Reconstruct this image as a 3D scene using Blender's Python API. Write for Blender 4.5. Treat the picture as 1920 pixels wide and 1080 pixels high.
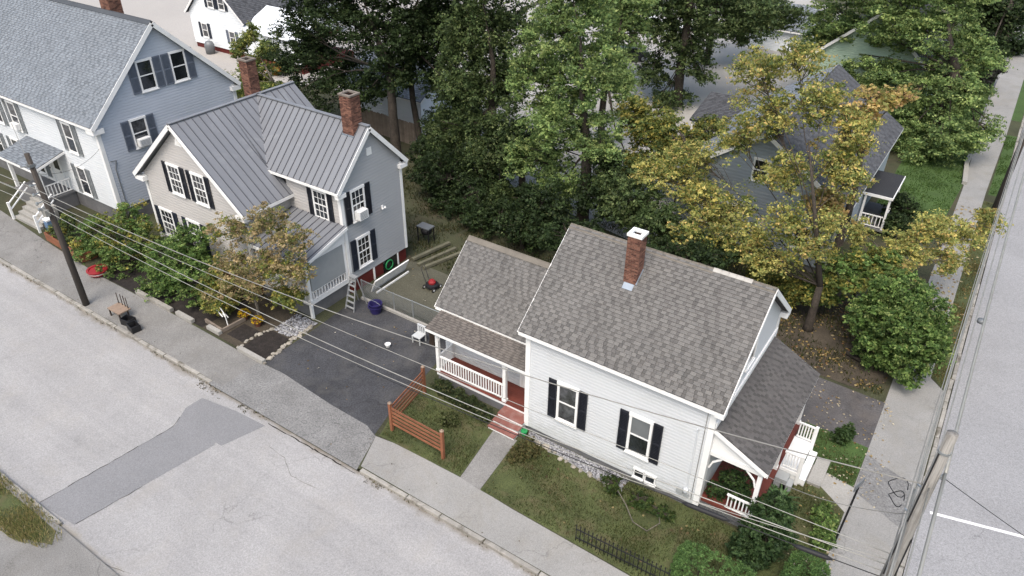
import bpy, math, random
import numpy as np
from mathutils import Vector, Matrix

for o in list(bpy.data.objects): bpy.data.objects.remove(o)
scene = bpy.context.scene
COL = scene.collection
random.seed(11)
rng = np.random.default_rng(5)

# ------------------------------------------------------------------ camera
YAW, PIT, ROL, FPX = math.radians(-33.69), math.radians(33.3), math.radians(0.622), 1390.0
CAM_H = 22.0
d = Vector((math.sin(YAW)*math.cos(PIT), math.cos(YAW)*math.cos(PIT), -math.sin(PIT)))
r = Vector((math.cos(YAW), -math.sin(YAW), 0)); u = r.cross(d)
c_, s_ = math.cos(ROL), math.sin(ROL)
R_, U_ = c_*r + s_*u, -s_*r + c_*u
cd = bpy.data.cameras.new('camera'); cam = bpy.data.objects.new('camera', cd); COL.objects.link(cam)
m = Matrix.Identity(4)
for i in range(3):
    m[i][0], m[i][1], m[i][2] = R_[i], U_[i], -d[i]
m[2][3] = CAM_H
cam.matrix_world = m
cd.sensor_width = 36.0; cd.lens = FPX/1920*36; cd.clip_start = .5; cd.clip_end = 2000
scene.camera = cam

# ------------------------------------------------------------------ sky, sun, exposure
SUN_EL, SUN_AZ = math.radians(60), math.radians(165)      # azimuth clockwise from +Y
w = bpy.data.worlds.new('World'); scene.world = w; w.use_nodes = True
nt = w.node_tree; bg = nt.nodes['Background']
sky = nt.nodes.new('ShaderNodeTexSky'); sky.sky_type = 'NISHITA'; sky.sun_disc = False
sky.sun_elevation = SUN_EL; sky.sun_rotation = SUN_AZ
sky.air_density = 1.6; sky.dust_density = 5.0; sky.ozone_density = 1.0
hs = nt.nodes.new('ShaderNodeHueSaturation'); hs.inputs['Saturation'].default_value = 1.0
nt.links.new(sky.outputs[0], hs.inputs['Color']); nt.links.new(hs.outputs[0], bg.inputs['Color'])
bg.inputs['Strength'].default_value = .15
sl = bpy.data.lights.new('sun', 'SUN'); sl.energy = 1.15; sl.angle = math.radians(28); sl.color = (1, .985, .96)
sun = bpy.data.objects.new('sun', sl); COL.objects.link(sun)
sd = Vector((math.sin(SUN_AZ)*math.cos(SUN_EL), math.cos(SUN_AZ)*math.cos(SUN_EL), math.sin(SUN_EL)))
sun.rotation_euler = sd.to_track_quat('Z', 'Y').to_euler(); sun.location = sd*80
scene.view_settings.view_transform = 'Standard'; scene.view_settings.look = 'None'
scene.view_settings.gamma = 1.0; scene.view_settings.exposure = 0.75

# ------------------------------------------------------------------ materials
def lin(h):
    h = h.lstrip('#'); return tuple(((int(h[i:i+2], 16)/255+.055)/1.055)**2.4 if int(h[i:i+2], 16) > 10 else int(h[i:i+2], 16)/255/12.92 for i in (0, 2, 4))
def nm(name):
    mt = bpy.data.materials.new(name); mt.use_nodes = True
    return mt, mt.node_tree.nodes, mt.node_tree.links, mt.node_tree.nodes['Principled BSDF']
def ramp(N, stops):
    n = N.new('ShaderNodeValToRGB'); e = n.color_ramp.elements
    while len(e) < len(stops): e.new(.5)
    for x, (p, c) in zip(e, stops): x.position = p; x.color = (*c, 1) if len(c) == 3 else c
    return n
def mixc(N, L, fac, a, b, mode='MIX'):
    n = N.new('ShaderNodeMix'); n.data_type = 'RGBA'; n.blend_type = mode
    for s, v in ((0, fac), (6, a), (7, b)):
        if hasattr(v, 'is_linked'): L.new(v, n.inputs[s])
        else: n.inputs[s].default_value = (*v, 1) if isinstance(v, tuple) and len(v) == 3 else v
    return n.outputs[2]
def noise(N, L, co, scale, det=5, rough=.6, dist=0):
    n = N.new('ShaderNodeTexNoise'); n.inputs['Scale'].default_value = scale; n.inputs['Detail'].default_value = det
    n.inputs['Roughness'].default_value = rough; n.inputs['Distortion'].default_value = dist; L.new(co, n.inputs['Vector']); return n.outputs['Fac']
def sc(c, k): return tuple(min(1, x*k) for x in c)
def M(name, col, rough=.8, var=.14, scale=1.5, bump=.0, bscale=30, metal=0, spec=.35, fine=0., fscale=60, tone=None, obj_var=0., stain=None, splash=None):
    mt, N, L, B = nm(name)
    tc = N.new('ShaderNodeTexCoord').outputs['Object']
    rp = ramp(N, [(.3, sc(col, 1-var)), (.7, sc(col, 1+var))]); L.new(noise(N, L, tc, scale), rp.inputs[0]); out = rp.outputs[0]
    if fine:
        r2 = ramp(N, [(.32, (1-fine,)*3), (.68, (1+fine,)*3)]); L.new(noise(N, L, tc, fscale, 3, .7), r2.inputs[0]); out = mixc(N, L, 1.0, out, r2.outputs[0], 'MULTIPLY')
    if stain:
        scol, sscale, lo, hi = stain
        r3 = ramp(N, [(lo, (0, 0, 0)), (hi, (1, 1, 1))]); L.new(noise(N, L, tc, sscale, 7, .65, .6), r3.inputs[0]); out = mixc(N, L, r3.outputs[0], out, scol)
    if splash:
        sx = N.new('ShaderNodeSeparateXYZ'); L.new(tc, sx.inputs[0])
        m3 = N.new('ShaderNodeMath'); m3.operation = 'MULTIPLY_ADD'; L.new(noise(N, L, tc, 2.2, 6, .7, .5), m3.inputs[0]); m3.inputs[1].default_value = 2.4; m3.inputs[2].default_value = -.15
        m4 = N.new('ShaderNodeMath'); m4.operation = 'SUBTRACT'; L.new(m3.outputs[0], m4.inputs[0]); L.new(sx.outputs['Z'], m4.inputs[1])
        r7 = ramp(N, [(0, (0, 0, 0)), (.9, (.6, .6, .6))]); L.new(m4.outputs[0], r7.inputs[0]); out = mixc(N, L, r7.outputs[0], out, splash)
    if tone:
        a = N.new('ShaderNodeAttribute'); a.attribute_name = 'tone'
        r4 = ramp(N, tone); L.new(a.outputs['Fac'], r4.inputs[0]); out = mixc(N, L, 1.0, out, r4.outputs[0], 'MULTIPLY')
    if obj_var:
        oi = N.new('ShaderNodeObjectInfo'); r5 = ramp(N, [(0, (1-obj_var,)*3), (1, (1+obj_var,)*3)]); L.new(oi.outputs['Random'], r5.inputs[0]); out = mixc(N, L, 1.0, out, r5.outputs[0], 'MULTIPLY')
    L.new(out, B.inputs['Base Color']); B.inputs['Roughness'].default_value = rough; B.inputs['Metallic'].default_value = metal
    B.inputs['Specular IOR Level'].default_value = spec
    if bump:
        b = N.new('ShaderNodeBump'); b.inputs['Strength'].default_value = bump; b.inputs['Distance'].default_value = .02
        L.new(noise(N, L, tc, bscale, 4), b.inputs['Height']); L.new(b.outputs[0], B.inputs['Normal'])
    return mt
def asphalt(name, col, dark, big=.12, speck=.22, fscale=28,  crack=0., stain=.0, staincol=(.2, .17, .13), patchy=.25, edge=None):
    mt, N, L, B = nm(name); tc = N.new('ShaderNodeTexCoord').outputs['Object']
    rp = ramp(N, [(.3, sc(col, 1-big)), (.7, sc(col, 1+big))]); L.new(noise(N, L, tc, patchy, 6, .6, .3), rp.inputs[0]); out = rp.outputs[0]
    r2 = ramp(N, [(.3, (1-speck,)*3), (.5, (1, 1, 1)), (.7, (1+speck,)*3)]); L.new(noise(N, L, tc, fscale, 2, .8), r2.inputs[0]); out = mixc(N, L, 1, out, r2.outputs[0], 'MULTIPLY')
    r3 = ramp(N, [(.57, (0, 0, 0)), (.75, (.5, .5, .5))]); L.new(noise(N, L, tc, 1.1, 8, .7, 1.0), r3.inputs[0]); out = mixc(N, L, r3.outputs[0], out, dark)
    if stain:
        r5 = ramp(N, [(.5, (0, 0, 0)), (.72, (stain,)*3)]); L.new(noise(N, L, tc, .55, 9, .72, .5), r5.inputs[0]); out = mixc(N, L, r5.outputs[0], out, staincol)
    if edge:
        mp = N.new('ShaderNodeMapping'); mp.inputs['Scale'].default_value = (.05, 1.1, 1); L.new(tc, mp.inputs['Vector'])
        r8 = ramp(N, [(.3, (.90, .90, .905)), (.7, (1.07, 1.065, 1.06))]); L.new(noise(N, L, mp.outputs[0], 1.0, 6, .65, .4), r8.inputs[0]); out = mixc(N, L, 1, out, r8.outputs[0], 'MULTIPLY')
        r9 = ramp(N, [(.70, (0, 0, 0)), (.78, (.55, .55, .55))]); L.new(noise(N, L, tc, 2.6, 4, .5, .2), r9.inputs[0]); out = mixc(N, L, r9.outputs[0], out, dark)
    for ey, ew, ec in (edge or ()):
        sx = N.new('ShaderNodeSeparateXYZ'); L.new(tc, sx.inputs[0])
        m1 = N.new('ShaderNodeMath'); m1.operation = 'SUBTRACT'; L.new(sx.outputs['Y'], m1.inputs[0]); m1.inputs[1].default_value = ey
        m2 = N.new('ShaderNodeMath'); m2.operation = 'ABSOLUTE'; L.new(m1.outputs[0], m2.inputs[0])
        m3 = N.new('ShaderNodeMath'); m3.operation = 'MULTIPLY_ADD'; L.new(noise(N, L, tc, .9, 8, .7, .6), m3.inputs[0]); m3.inputs[1].default_value = ew*2.2; m3.inputs[2].default_value = -ew*.62
        m4 = N.new('ShaderNodeMath'); m4.operation = 'SUBTRACT'; L.new(m3.outputs[0], m4.inputs[0]); L.new(m2.outputs[0], m4.inputs[1])
        r7 = ramp(N, [(0, (0, 0, 0)), (min(.95, ew*.5), (.75, .75, .75))]); L.new(m4.outputs[0], r7.inputs[0]); out = mixc(N, L, r7.outputs[0], out, ec)
    if crack:
        n = N.new('ShaderNodeTexVoronoi'); n.feature = 'DISTANCE_TO_EDGE'; n.inputs['Scale'].default_value = crack
        nz = N.new('ShaderNodeTexNoise'); nz.inputs['Scale'].default_value = 1.3; nz.inputs['Detail'].default_value = 6; L.new(tc, nz.inputs['Vector'])
        va = N.new('ShaderNodeVectorMath'); va.operation = 'MULTIPLY_ADD'; L.new(nz.outputs['Color'], va.inputs[0]); va.inputs[1].default_value = (1.6, 1.6, 0); L.new(tc, va.inputs[2])
        L.new(va.outputs[0], n.inputs['Vector'])
        r4 = ramp(N, [(.0, (1, 1, 1)), (.006*crack*4, (0, 0, 0))]); L.new(n.outputs['Distance'], r4.inputs[0])
        r6 = ramp(N, [(.46, (0, 0, 0)), (.6, (.6, .6, .6))]); L.new(noise(N, L, tc, .23, 2), r6.inputs[0])
        out = mixc(N, L, mixc(N, L, 1, r4.outputs[0], r6.outputs[0], 'MULTIPLY'), out, sc(dark, .6))
    L.new(out, B.inputs['Base Color']); B.inputs['Roughness'].default_value = .9; B.inputs['Specular IOR Level'].default_value = .25
    b = N.new('ShaderNodeBump'); b.inputs['Strength'].default_value = .35; b.inputs['Distance'].default_value = .01
    L.new(noise(N, L, tc, 45, 3, .7), b.inputs['Height']); L.new(b.outputs[0], B.inputs['Normal'])
    return mt
def leafmat(name, trans=.45):
    mt, N, L, B = nm(name)
    a = N.new('ShaderNodeAttribute'); a.attribute_name = 'leaf'
    L.new(a.outputs['Color'], B.inputs['Base Color']); B.inputs['Roughness'].default_value = .6; B.inputs['Specular IOR Level'].default_value = .25
    t = N.new('ShaderNodeBsdfTranslucent'); L.new(a.outputs['Color'], t.inputs['Color'])
    ms = N.new('ShaderNodeMixShader'); ms.inputs[0].default_value = trans
    L.new(B.outputs[0], ms.inputs[1]); L.new(t.outputs[0], ms.inputs[2]); L.new(ms.outputs[0], N['Material Output'].inputs['Surface'])
    return mt

MT = {}
MT['road'] = asphalt('road_asphalt', (.285, .280, .278), (.22, .215, .212), .1, .22, 20, .22, .35, (.31, .29, .26), edge=((13.66, .55, (.17, .15, .12)), (5.57, .6, (.24, .215, .175))))
MT['road_b'] = asphalt('side_road_asphalt', (.255, .255, .262), (.21, .21, .215), .07, .26, 20, .16, .2, (.2, .2, .2))
MT['patch'] = asphalt('patch_asphalt', (.19, .19, .196), (.2, .198, .2), .09, .2, 20)
MT['patch_old'] = asphalt('patch_old_asphalt', (.20, .197, .20), (.16, .158, .16), .08, .16, 26)
MT['walk'] = asphalt('sidewalk_asphalt', (.195, .19, .182), (.11, .105, .10), .16, .3, 22, .5, .5, (.13, .12, .105), .5)
MT['walk_b'] = asphalt('side_sidewalk', (.25, .245, .235), (.17, .165, .155), .1, .2, 26, .35, .4, (.20, .18, .14), .4)
MT['apron'] = asphalt('apron_asphalt', (.18, .178, .175), (.10, .10, .10), .16, .38, 14, .5, .4, (.12, .115, .11), .8)
MT['drive'] = asphalt('driveway_asphalt', (.05, .051, .056), (.033, .033, .035), .35, .4, 16, .3, .75, (.095, .092, .088), .5)
MT['conc'] = asphalt('concrete', (.30, .29, .27), (.2, .19, .17), .12, .15, 20, 0, .35, (.2, .185, .16), .9)
MT['lot'] = asphalt('lot_pavement', (.33, .318, .30), (.27, .26, .245), .1, .12, 12, .1, .2, (.3, .28, .25), .12)
MT['farlot'] = asphalt('far_pavement', (.35, .33, .31), (.29, .27, .25), .08, .1, 6, 0, .3, (.36, .33, .29), .06)
MT['kerb'] = M('granite_kerb', (.28, .265, .24), .85, .22, 2.2, .4, 40, fine=.2, stain=((.10, .09, .07), 1.1, .52, .66), obj_var=.12)
MT['drive_old'] = asphalt('old_driveway_asphalt', (.088, .083, .083), (.06, .056, .055), .3, .35, 16, .4, .8, (.12, .105, .095), .6)
MT['patio'] = asphalt('mossy_patio', (.085, .083, .062), (.055, .055, .04), .2, .3, 14, 0, .5, (.06, .06, .042), .6)
MT['seam'] = M('seam_shade_grey', (.075, .078, .09), .5, .05, 1)  # darker than the roof metal: rib shadow painted into the seam colour
MT['dirt'] = M('soil', (.055, .045, .033), .95, .35, 1.2, .8, 14, fine=.4, fscale=25)
MT['mulch'] = M('mulch', (.022, .018, .016), .95, .4, 4, .9, 22, fine=.5, fscale=30)
MT['yard'] = M('yard_soil', (.046, .049, .025), .95, .4, .35, .8, 9, fine=.4, fscale=14, stain=((.062, .052, .033), .6, .5, .68))
MT['lawn'] = M('lawn_turf', (.060, .072, .026), .95, .3, .8, .8, 18, fine=.45, fscale=30, stain=((.10, .085, .045), .9, .5, .72))
MT['greenlawn'] = M('green_lawn_turf', (.048, .085, .022), .95, .2, .6, .8, 18, fine=.35, fscale=30)
MT['gravel'] = M('crushed_stone', (.2, .2, .2), .95, .35, 5, 1, 30, fine=.5, fscale=26)
MT['white'] = M('white_paint', (.76, .76, .755), .5, .04, 1.2, fine=.03, stain=((.58, .57, .54), 1.4, .56, .85))
MT['wsiding'] = M('white_vinyl', (.525, .543, .565), .48, .03, .5, fine=.02, stain=((.44, .445, .44), .6, .55, .9), splash=(.36, .37, .35))
MT['wsiding_old'] = M('pale_vinyl', (.58, .605, .63), .5, .04, .5, fine=.02)
MT['gsiding'] = M('grey_vinyl', (.335, .345, .36), .55, .03, .5, fine=.02)
MT['bsiding'] = M('beige_vinyl', (.425, .41, .40), .55, .04, .5, fine=.02)
MT['blue'] = M('blue_clapboard', (.43, .465, .525), .6, .05, .7, fine=.03, stain=((.38, .41, .465), .8, .55, .9))
MT['bluegrey'] = M('bluegrey_clapboard', (.27, .31, .35), .6, .06, .6, fine=.03)
MT['palegreen'] = M('palegreen_clapboard', (.32, .42, .33), .6, .06, .6, fine=.03)
MT['farwhite'] = M('far_white_clapboard', (.72, .75, .78), .55, .03, .4)
MT['shut_blk'] = M('black_shutter', (.018, .02, .028), .5, .15, 3)
MT['shut_nav'] = M('navy_shutter', (.022, .028, .042), .5, .15, 3)
MT['shut_gry'] = M('slate_shutter', (.13, .15, .19), .55, .1, 3)
MT['shut_sage'] = M('greygreen_shutter', (.20, .215, .225), .55, .1, 3)
MT['glass'] = M('dark_glass', (.02, .023, .028), .05, .6, 1.3, spec=.8, obj_var=.6)
MT['blind'] = M('glass_over_blind', (.16, .17, .18), .08, .15, 1.5, spec=.6)
MT['curtain'] = M('glass_over_curtain', (.08, .083, .09), .07, .6, 5, spec=.7, obj_var=.4)
ST = [(0, (.38, .38, .39)), (.12, (.70, .70, .70)), (.3, (.86, .85, .85)), (.6, (1.02, 1.02, 1.02)), (1, (1.2, 1.2, 1.19))]  # lowest stop: dark cut butt edges, with the course shade painted in
MT['shingle'] = M('brown_grey_shingle', (.132, .127, .122), .92, .1, .6, .5, 60, fine=.18, fscale=40, tone=ST)
MT['shingle_p'] = M('porch_shingle', (.14, .124, .111), .92, .12, .8, .5, 60, fine=.18, fscale=40, tone=ST)
MT['shingle_d'] = M('dark_grey_shingle', (.088, .084, .083), .92, .1, .8, .5, 60, fine=.15, fscale=40, tone=ST)
MT['shingle_b'] = M('blue_grey_shingle', (.165, .185, .21), .9, .1, .6, .5, 60, fine=.16, fscale=40, tone=ST)
MT['shingle_n'] = M('charcoal_shingle', (.072, .075, .083), .9, .12, .6, .5, 60, fine=.15, fscale=30, tone=ST)
MT['newcap'] = M('pale_ridge_cap', (.36, .345, .32), .9, .1, 2, fine=.1, obj_var=.1)
MT['ridgecap'] = M('ridge_cap', (.15, .135, .115), .9, .15, 2, fine=.15)
MT['metal'] = M('grey_metal_roof', (.175, .182, .198), .5, .05, .4, metal=.1, spec=.4, obj_var=.05, stain=((.28, .29, .30), .5, .55, .85))
MT['brick'] = M('red_brick', (.15, .072, .052), .9, .25, 3, .5, 40, fine=.25, fscale=30, tone=[(0, (.45, .42, .45)), (.5, (1, 1, 1)), (1, (1.45, 1.5, 1.45))])
MT['mortar'] = M('mortar', (.17, .145, .125), .95, .2, 4, .5, 30)
MT['flash'] = M('lead_flashing', (.24, .28, .33), .45, .1, 3, metal=.4)
MT['redfloor'] = M('red_porch_paint', (.135, .036, .026), .6, .18, 1.2, fine=.1, obj_var=.08)
MT['redstep'] = M('faded_red_step', (.21, .085, .07), .7, .2, 1.4, fine=.15, stain=((.30, .2, .18), 2, .5, .8))
MT['redfound'] = M('red_foundation', (.10, .014, .012), .7, .25, 1.2, fine=.12)
MT['greyfound'] = M('grey_foundation', (.13, .13, .135), .9, .2, 1.5, .4, 14, fine=.2)
MT['fence_red'] = M('redbrown_stain', (.215, .085, .045), .65, .18, 2.5, fine=.15, obj_var=.12)
MT['fence_wood'] = M('weathered_board', (.165, .135, .11), .9, .25, 2, fine=.2, obj_var=.18)
def woodpole(name, col, dark):
    mt, N, L, B = nm(name); tc = N.new('ShaderNodeTexCoord').outputs['Object']
    mp = N.new('ShaderNodeMapping'); mp.inputs['Scale'].default_value = (14, 14, .5); L.new(tc, mp.inputs['Vector'])
    nz = noise(N, L, mp.outputs[0], 1.0, 7, .7, .3)
    rp = ramp(N, [(.32, dark), (.5, col), (.72, sc(col, 1.25))]); L.new(nz, rp.inputs[0]); out = rp.outputs[0]
    r3 = ramp(N, [(.5, (0, 0, 0)), (.7, (.7, .7, .7))]); L.new(noise(N, L, tc, .9, 5, .6, .5), r3.inputs[0]); out = mixc(N, L, r3.outputs[0], out, sc(dark, 1.3))
    L.new(out, B.inputs['Base Color']); B.inputs['Roughness'].default_value = .9
    b = N.new('ShaderNodeBump'); b.inputs['Strength'].default_value = .7; b.inputs['Distance'].default_value = .03; L.new(nz, b.inputs['Height']); L.new(b.outputs[0], B.inputs['Normal'])
    return mt
MT['polewood'] = woodpole('utility_pole_wood', (.25, .24, .225), (.10, .09, .08))
MT['polewood_d'] = woodpole('dark_pole_wood', (.055, .046, .04), (.022, .018, .016))
MT['bark'] = M('bark', (.045, .037, .03), .95, .35, 3, .8, 18, fine=.4, fscale=14)
MT['bark_l'] = M('grey_bark', (.13, .115, .095), .95, .3, 3, .8, 18, fine=.35, fscale=14)
MT['leaf'] = leafmat('foliage')
MT['black'] = M('black_metal', (.012, .012, .014), .5, .1, 4)
MT['cable_b'] = M('black_cable', (.016, .016, .018), .6, .1, 4)
MT['cable'] = M('aluminium_cable', (.30, .295, .27), .5, .15, 1.3, metal=.3)
MT['cable_g'] = M('grey_cable', (.22, .215, .20), .6, .2, 1.1)
MT['galv'] = M('galvanised_steel', (.32, .34, .35), .45, .15, 3, metal=.6)
MT['meshwire'] = M('fence_wire', (.13, .14, .15), .5, .15, 3, metal=.4)
MT['alu'] = M('ladder_aluminium', (.42, .43, .44), .42, .15, 4, metal=.5)
MT['purple'] = M('purple_plastic', (.022, .018, .085), .4, .15, 3)
MT['blueplast'] = M('blue_plastic', (.12, .2, .33), .5, .1, 3)
MT['red'] = M('red_plastic', (.26, .02, .024), .4, .12, 3)
MT['yellow'] = M('yellow_petals', (.62, .43, .02), .7, .2, 8)
MT['brownwood'] = M('brown_tabletop', (.24, .175, .13), .6, .15, 4)
MT['darkwood'] = M('dark_wood', (.035, .024, .018), .6, .2, 4)
MT['plankwood'] = M('silvered_timber', (.12, .115, .08), .9, .25, 2, fine=.2)
MT['rust'] = M('wooden_cladding', (.12, .045, .03), .8, .2, 2)
MT['paintline'] = M('road_paint', (.72, .72, .72), .7, .06, 2, stain=((.34, .34, .34), 3, .56, .75))
MT['screen'] = M('porch_screen_shade', (.30, .315, .32), .8, .06, 2)
MT['steel'] = M('steel_grey', (.17, .18, .19), .5, .1, 3, metal=.3)
MT['green'] = M('green_plastic', (.02, .22, .07), .4, .1, 3)
MT['stone'] = M('fieldstone', (.29, .265, .225), .9, .25, 4, .5, 20, fine=.2, obj_var=.3)
MT['carpaint_w'] = M('white_car_paint', (.7, .7, .7), .25, .02, 1, spec=.5)
MT['carpaint_d'] = M('dark_car_paint', (.025, .027, .03), .25, .02, 1, spec=.5)
MT['carpaint_r'] = M('red_car_paint', (.3, .012, .02), .25, .02, 1, spec=.5)
MT['rubber'] = M('rubber', (.015, .015, .015), .8, .1, 3)

# ------------------------------------------------------------------ mesh helpers
ORG = {}
def V3(*a): return Vector(a)
class MB:
    def __init__(s): s.v = []; s.f = []; s.t = []; s.cur = None
    def add(s, pts, faces, tone=None):
        b = len(s.v); s.v += [tuple(p) for p in pts]; s.f += [tuple(b+i for i in f) for f in faces]
        s.t += [tone if tone is not None else .5]*len(faces)
    def face(s, pts, tone=None): s.add(pts, [tuple(range(len(pts)))], tone)
    def box(s, x0, x1, y0, y1, z0, z1, tone=None):
        s.add([(x0, y0, z0), (x1, y0, z0), (x1, y1, z0), (x0, y1, z0), (x0, y0, z1), (x1, y0, z1), (x1, y1, z1), (x0, y1, z1)],
              [(3, 2, 1, 0), (4, 5, 6, 7), (0, 1, 5, 4), (1, 2, 6, 5), (2, 3, 7, 6), (3, 0, 4, 7)], tone)
    def obox(s, c, a, b, n, tone=None):
        c, a, b, n = map(Vector, (c, a, b, n))
        P = [c+a*i+b*j+n*k for k in (-1, 1) for i, j in ((-1, -1), (1, -1), (1, 1), (-1, 1))]
        s.add(P, [(3, 2, 1, 0), (4, 5, 6, 7), (0, 1, 5, 4), (1, 2, 6, 5), (2, 3, 7, 6), (3, 0, 4, 7)], tone)
    def bar(s, p, q, w, h, up=(0, 0, 1)):
        p, q = Vector(p), Vector(q); dd = (q-p).normalized(); up = Vector(up)
        sd = dd.cross(up)
        if sd.length < 1e-3: sd = dd.cross(Vector((1, 0, 0)))
        sd.normalize(); uu = sd.cross(dd)
        s.obox((p+q)/2, (q-p)/2, sd*w/2, uu*h/2)
    def tube(s, pts, rad, n=6, cap=True):
        pts = [Vector(p) for p in pts]; k = len(pts)
        if not isinstance(rad, (list, tuple)): rad = [rad]*k
        b = len(s.v); ref = None
        for i, p in enumerate(pts):
            t = (pts[min(i+1, k-1)]-pts[max(i-1, 0)]).normalized()
            if ref is None: ref = t.cross(Vector((0, 0, 1)) if abs(t.z) < .9 else Vector((1, 0, 0))).normalized()
            a = (ref - t*ref.dot(t)).normalized(); ref = a; bb = t.cross(a)
            for j in range(n):
                th = 2*math.pi*j/n; s.v.append(tuple(p+(a*math.cos(th)+bb*math.sin(th))*rad[i]))
        for i in range(k-1):
            for j in range(n):
                s.f.append((b+i*n+j, b+i*n+(j+1) % n, b+(i+1)*n+(j+1) % n, b+(i+1)*n+j)); s.t.append(.5)
        if cap:
            s.f.append(tuple(b+j for j in reversed(range(n)))); s.f.append(tuple(b+(k-1)*n+j for j in range(n))); s.t += [.5, .5]
    def prism(s, poly, vec, tone=None):
        poly = [Vector(p) for p in poly]; vec = Vector(vec); n = len(poly)
        nn = Vector((0, 0, 0))
        for i in range(n): nn += poly[i].cross(poly[(i+1) % n])
        if nn.dot(vec) < 0: poly.reverse()
        P = poly + [p+vec for p in poly]
        s.add(P, [tuple(reversed(range(n))), tuple(range(n, 2*n))] + [(i, (i+1) % n, n+(i+1) % n, n+i) for i in range(n)], tone)
    def lathe(s, c, prof, n=12):
        c = Vector(c); b = len(s.v); k = len(prof)
        for rr, z in prof:
            for j in range(n):
                th = 2*math.pi*j/n; s.v.append((c.x+rr*math.cos(th), c.y+rr*math.sin(th), c.z+z))
        for i in range(k-1):
            for j in range(n): s.f.append((b+i*n+j, b+i*n+(j+1) % n, b+(i+1)*n+(j+1) % n, b+(i+1)*n+j)); s.t.append(.5)
        s.f.append(tuple(b+j for j in reversed(range(n)))); s.f.append(tuple(b+(k-1)*n+j for j in range(n))); s.t += [.5, .5]
    def build(s, name, mt, parent=None, smooth=False, tone=False, kind=None):
        o0 = ORG.get(parent.name, Vector((0, 0, 0))) if parent else Vector((0, 0, 0))
        me = bpy.data.meshes.new(name)
        me.from_pydata([(x-o0[0], y-o0[1], z-o0[2]) for x, y, z in s.v], [], s.f)
        if tone:
            at = me.attributes.new('tone', 'FLOAT', 'FACE'); at.data.foreach_set('value', s.t)
        if smooth:
            me.polygons.foreach_set('use_smooth', [True]*len(me.polygons))
        me.materials.append(MT[mt] if isinstance(mt, str) else mt)
        ob = bpy.data.objects.new(name, me); COL.objects.link(ob)
        if parent: ob.parent = parent; ORG[ob.name] = o0
        if kind: ob['kind'] = kind
        return ob
def thing(name, label, cat, loc, group=None):
    o = bpy.data.objects.new(name, None); COL.objects.link(o); o.location = loc; o.empty_display_size = .3
    ORG[o.name] = Vector(loc); tag(o, label, cat, group); return o
def tag(o, label, cat, group=None):
    o['label'] = label; o['category'] = cat
    if group: o['group'] = group
    return o
def mesh1(name, mt, fn, label, cat, group=None, smooth=False):
    b = MB(); fn(b); return tag(b.build(name, mt, None, smooth), label, cat, group)
def struct(name, mt, fn, parent=None, kind='structure'):
    b = MB(); fn(b); return b.build(name, mt, parent, kind=kind if not parent else None)
def share(name, me, parent, mat4, o0=None):
    o = bpy.data.objects.new(name, me); COL.objects.link(o); o.parent = parent
    mm = mat4.copy(); og = ORG.get(parent.name, Vector((0, 0, 0))); mm.translation -= og; o.matrix_local = mm; return o
def clip(poly, a, b, c):      # keep a*x+b*y<=c
    out = []
    for i in range(len(poly)):
        p, q = poly[i], poly[(i+1) % len(poly)]
        dp, dq = a*p[0]+b*p[1]-c, a*q[0]+b*q[1]-c
        if dp <= 1e-9: out.append(p)
        if dp*dq < -1e-15:
            t = dp/(dp-dq); out.append((p[0]+(q[0]-p[0])*t, p[1]+(q[1]-p[1])*t))
    return out
def parea(p): return abs(sum(p[i][0]*p[(i+1) % len(p)][1]-p[(i+1) % len(p)][0]*p[i][1] for i in range(len(p))))/2 if len(p) > 2 else 0
def hspan(poly, z):
    xs = []
    for i in range(len(poly)):
        p, q = poly[i], poly[(i+1) % len(poly)]
        if (p[1]-z)*(q[1]-z) <= 0 and abs(p[1]-q[1]) > 1e-9:
            t = (z-p[1])/(q[1]-p[1]); xs.append(p[0]+(q[0]-p[0])*t)
    return (min(xs), max(xs)) if xs else None

class Wall:          # a vertical plane: base point, horizontal direction, outward normal
    def __init__(s, P, uu): s.P = Vector(P); s.u = Vector(uu).normalized(); s.n = s.u.cross(Vector((0, 0, 1))); s.z = Vector((0, 0, 1))
    def pt(s, uu, z, out=0): return s.P+s.u*uu+s.z*z+s.n*out
    def box(s, b, u0, u1, z0, z1, o0, o1): b.obox(s.pt((u0+u1)/2, (z0+z1)/2, (o0+o1)/2), s.u*(u1-u0)/2, s.z*(z1-z0)/2, s.n*(o1-o0)/2)
def siding(parent, W, poly, mt, expo=.11, lap=.034, name='wall'):
    b = MB(); z0 = min(p[1] for p in poly); z1 = max(p[1] for p in poly); n = int(math.ceil((z1-z0)/expo)); e = 1e-4
    for i in range(n):
        a, c = z0+i*expo, min(z1, z0+(i+1)*expo)
        s0, s1 = hspan(poly, a+e), hspan(poly, c-e)
        if not s0 or not s1: continue
        t_ = .62; k0, k1 = s0[0]+(s1[0]-s0[0])*t_, s0[1]+(s1[1]-s0[1])*t_; zk = a+(c-a)*t_
        b.face([W.pt(s0[0], a, lap), W.pt(s0[1], a, lap), W.pt(k1, zk, lap*.86), W.pt(k0, zk, lap*.86)])
        b.face([W.pt(k0, zk, lap*.86), W.pt(k1, zk, lap*.86), W.pt(s1[1], c, .002), W.pt(s1[0], c, .002)])
        b.face([W.pt(s0[0], a, 0), W.pt(s0[1], a, 0), W.pt(s0[1], a, lap), W.pt(s0[0], a, lap)])
    b.face([W.pt(p[0], p[1], -.1) for p in poly])
    return b.build(name, mt, parent)
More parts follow.
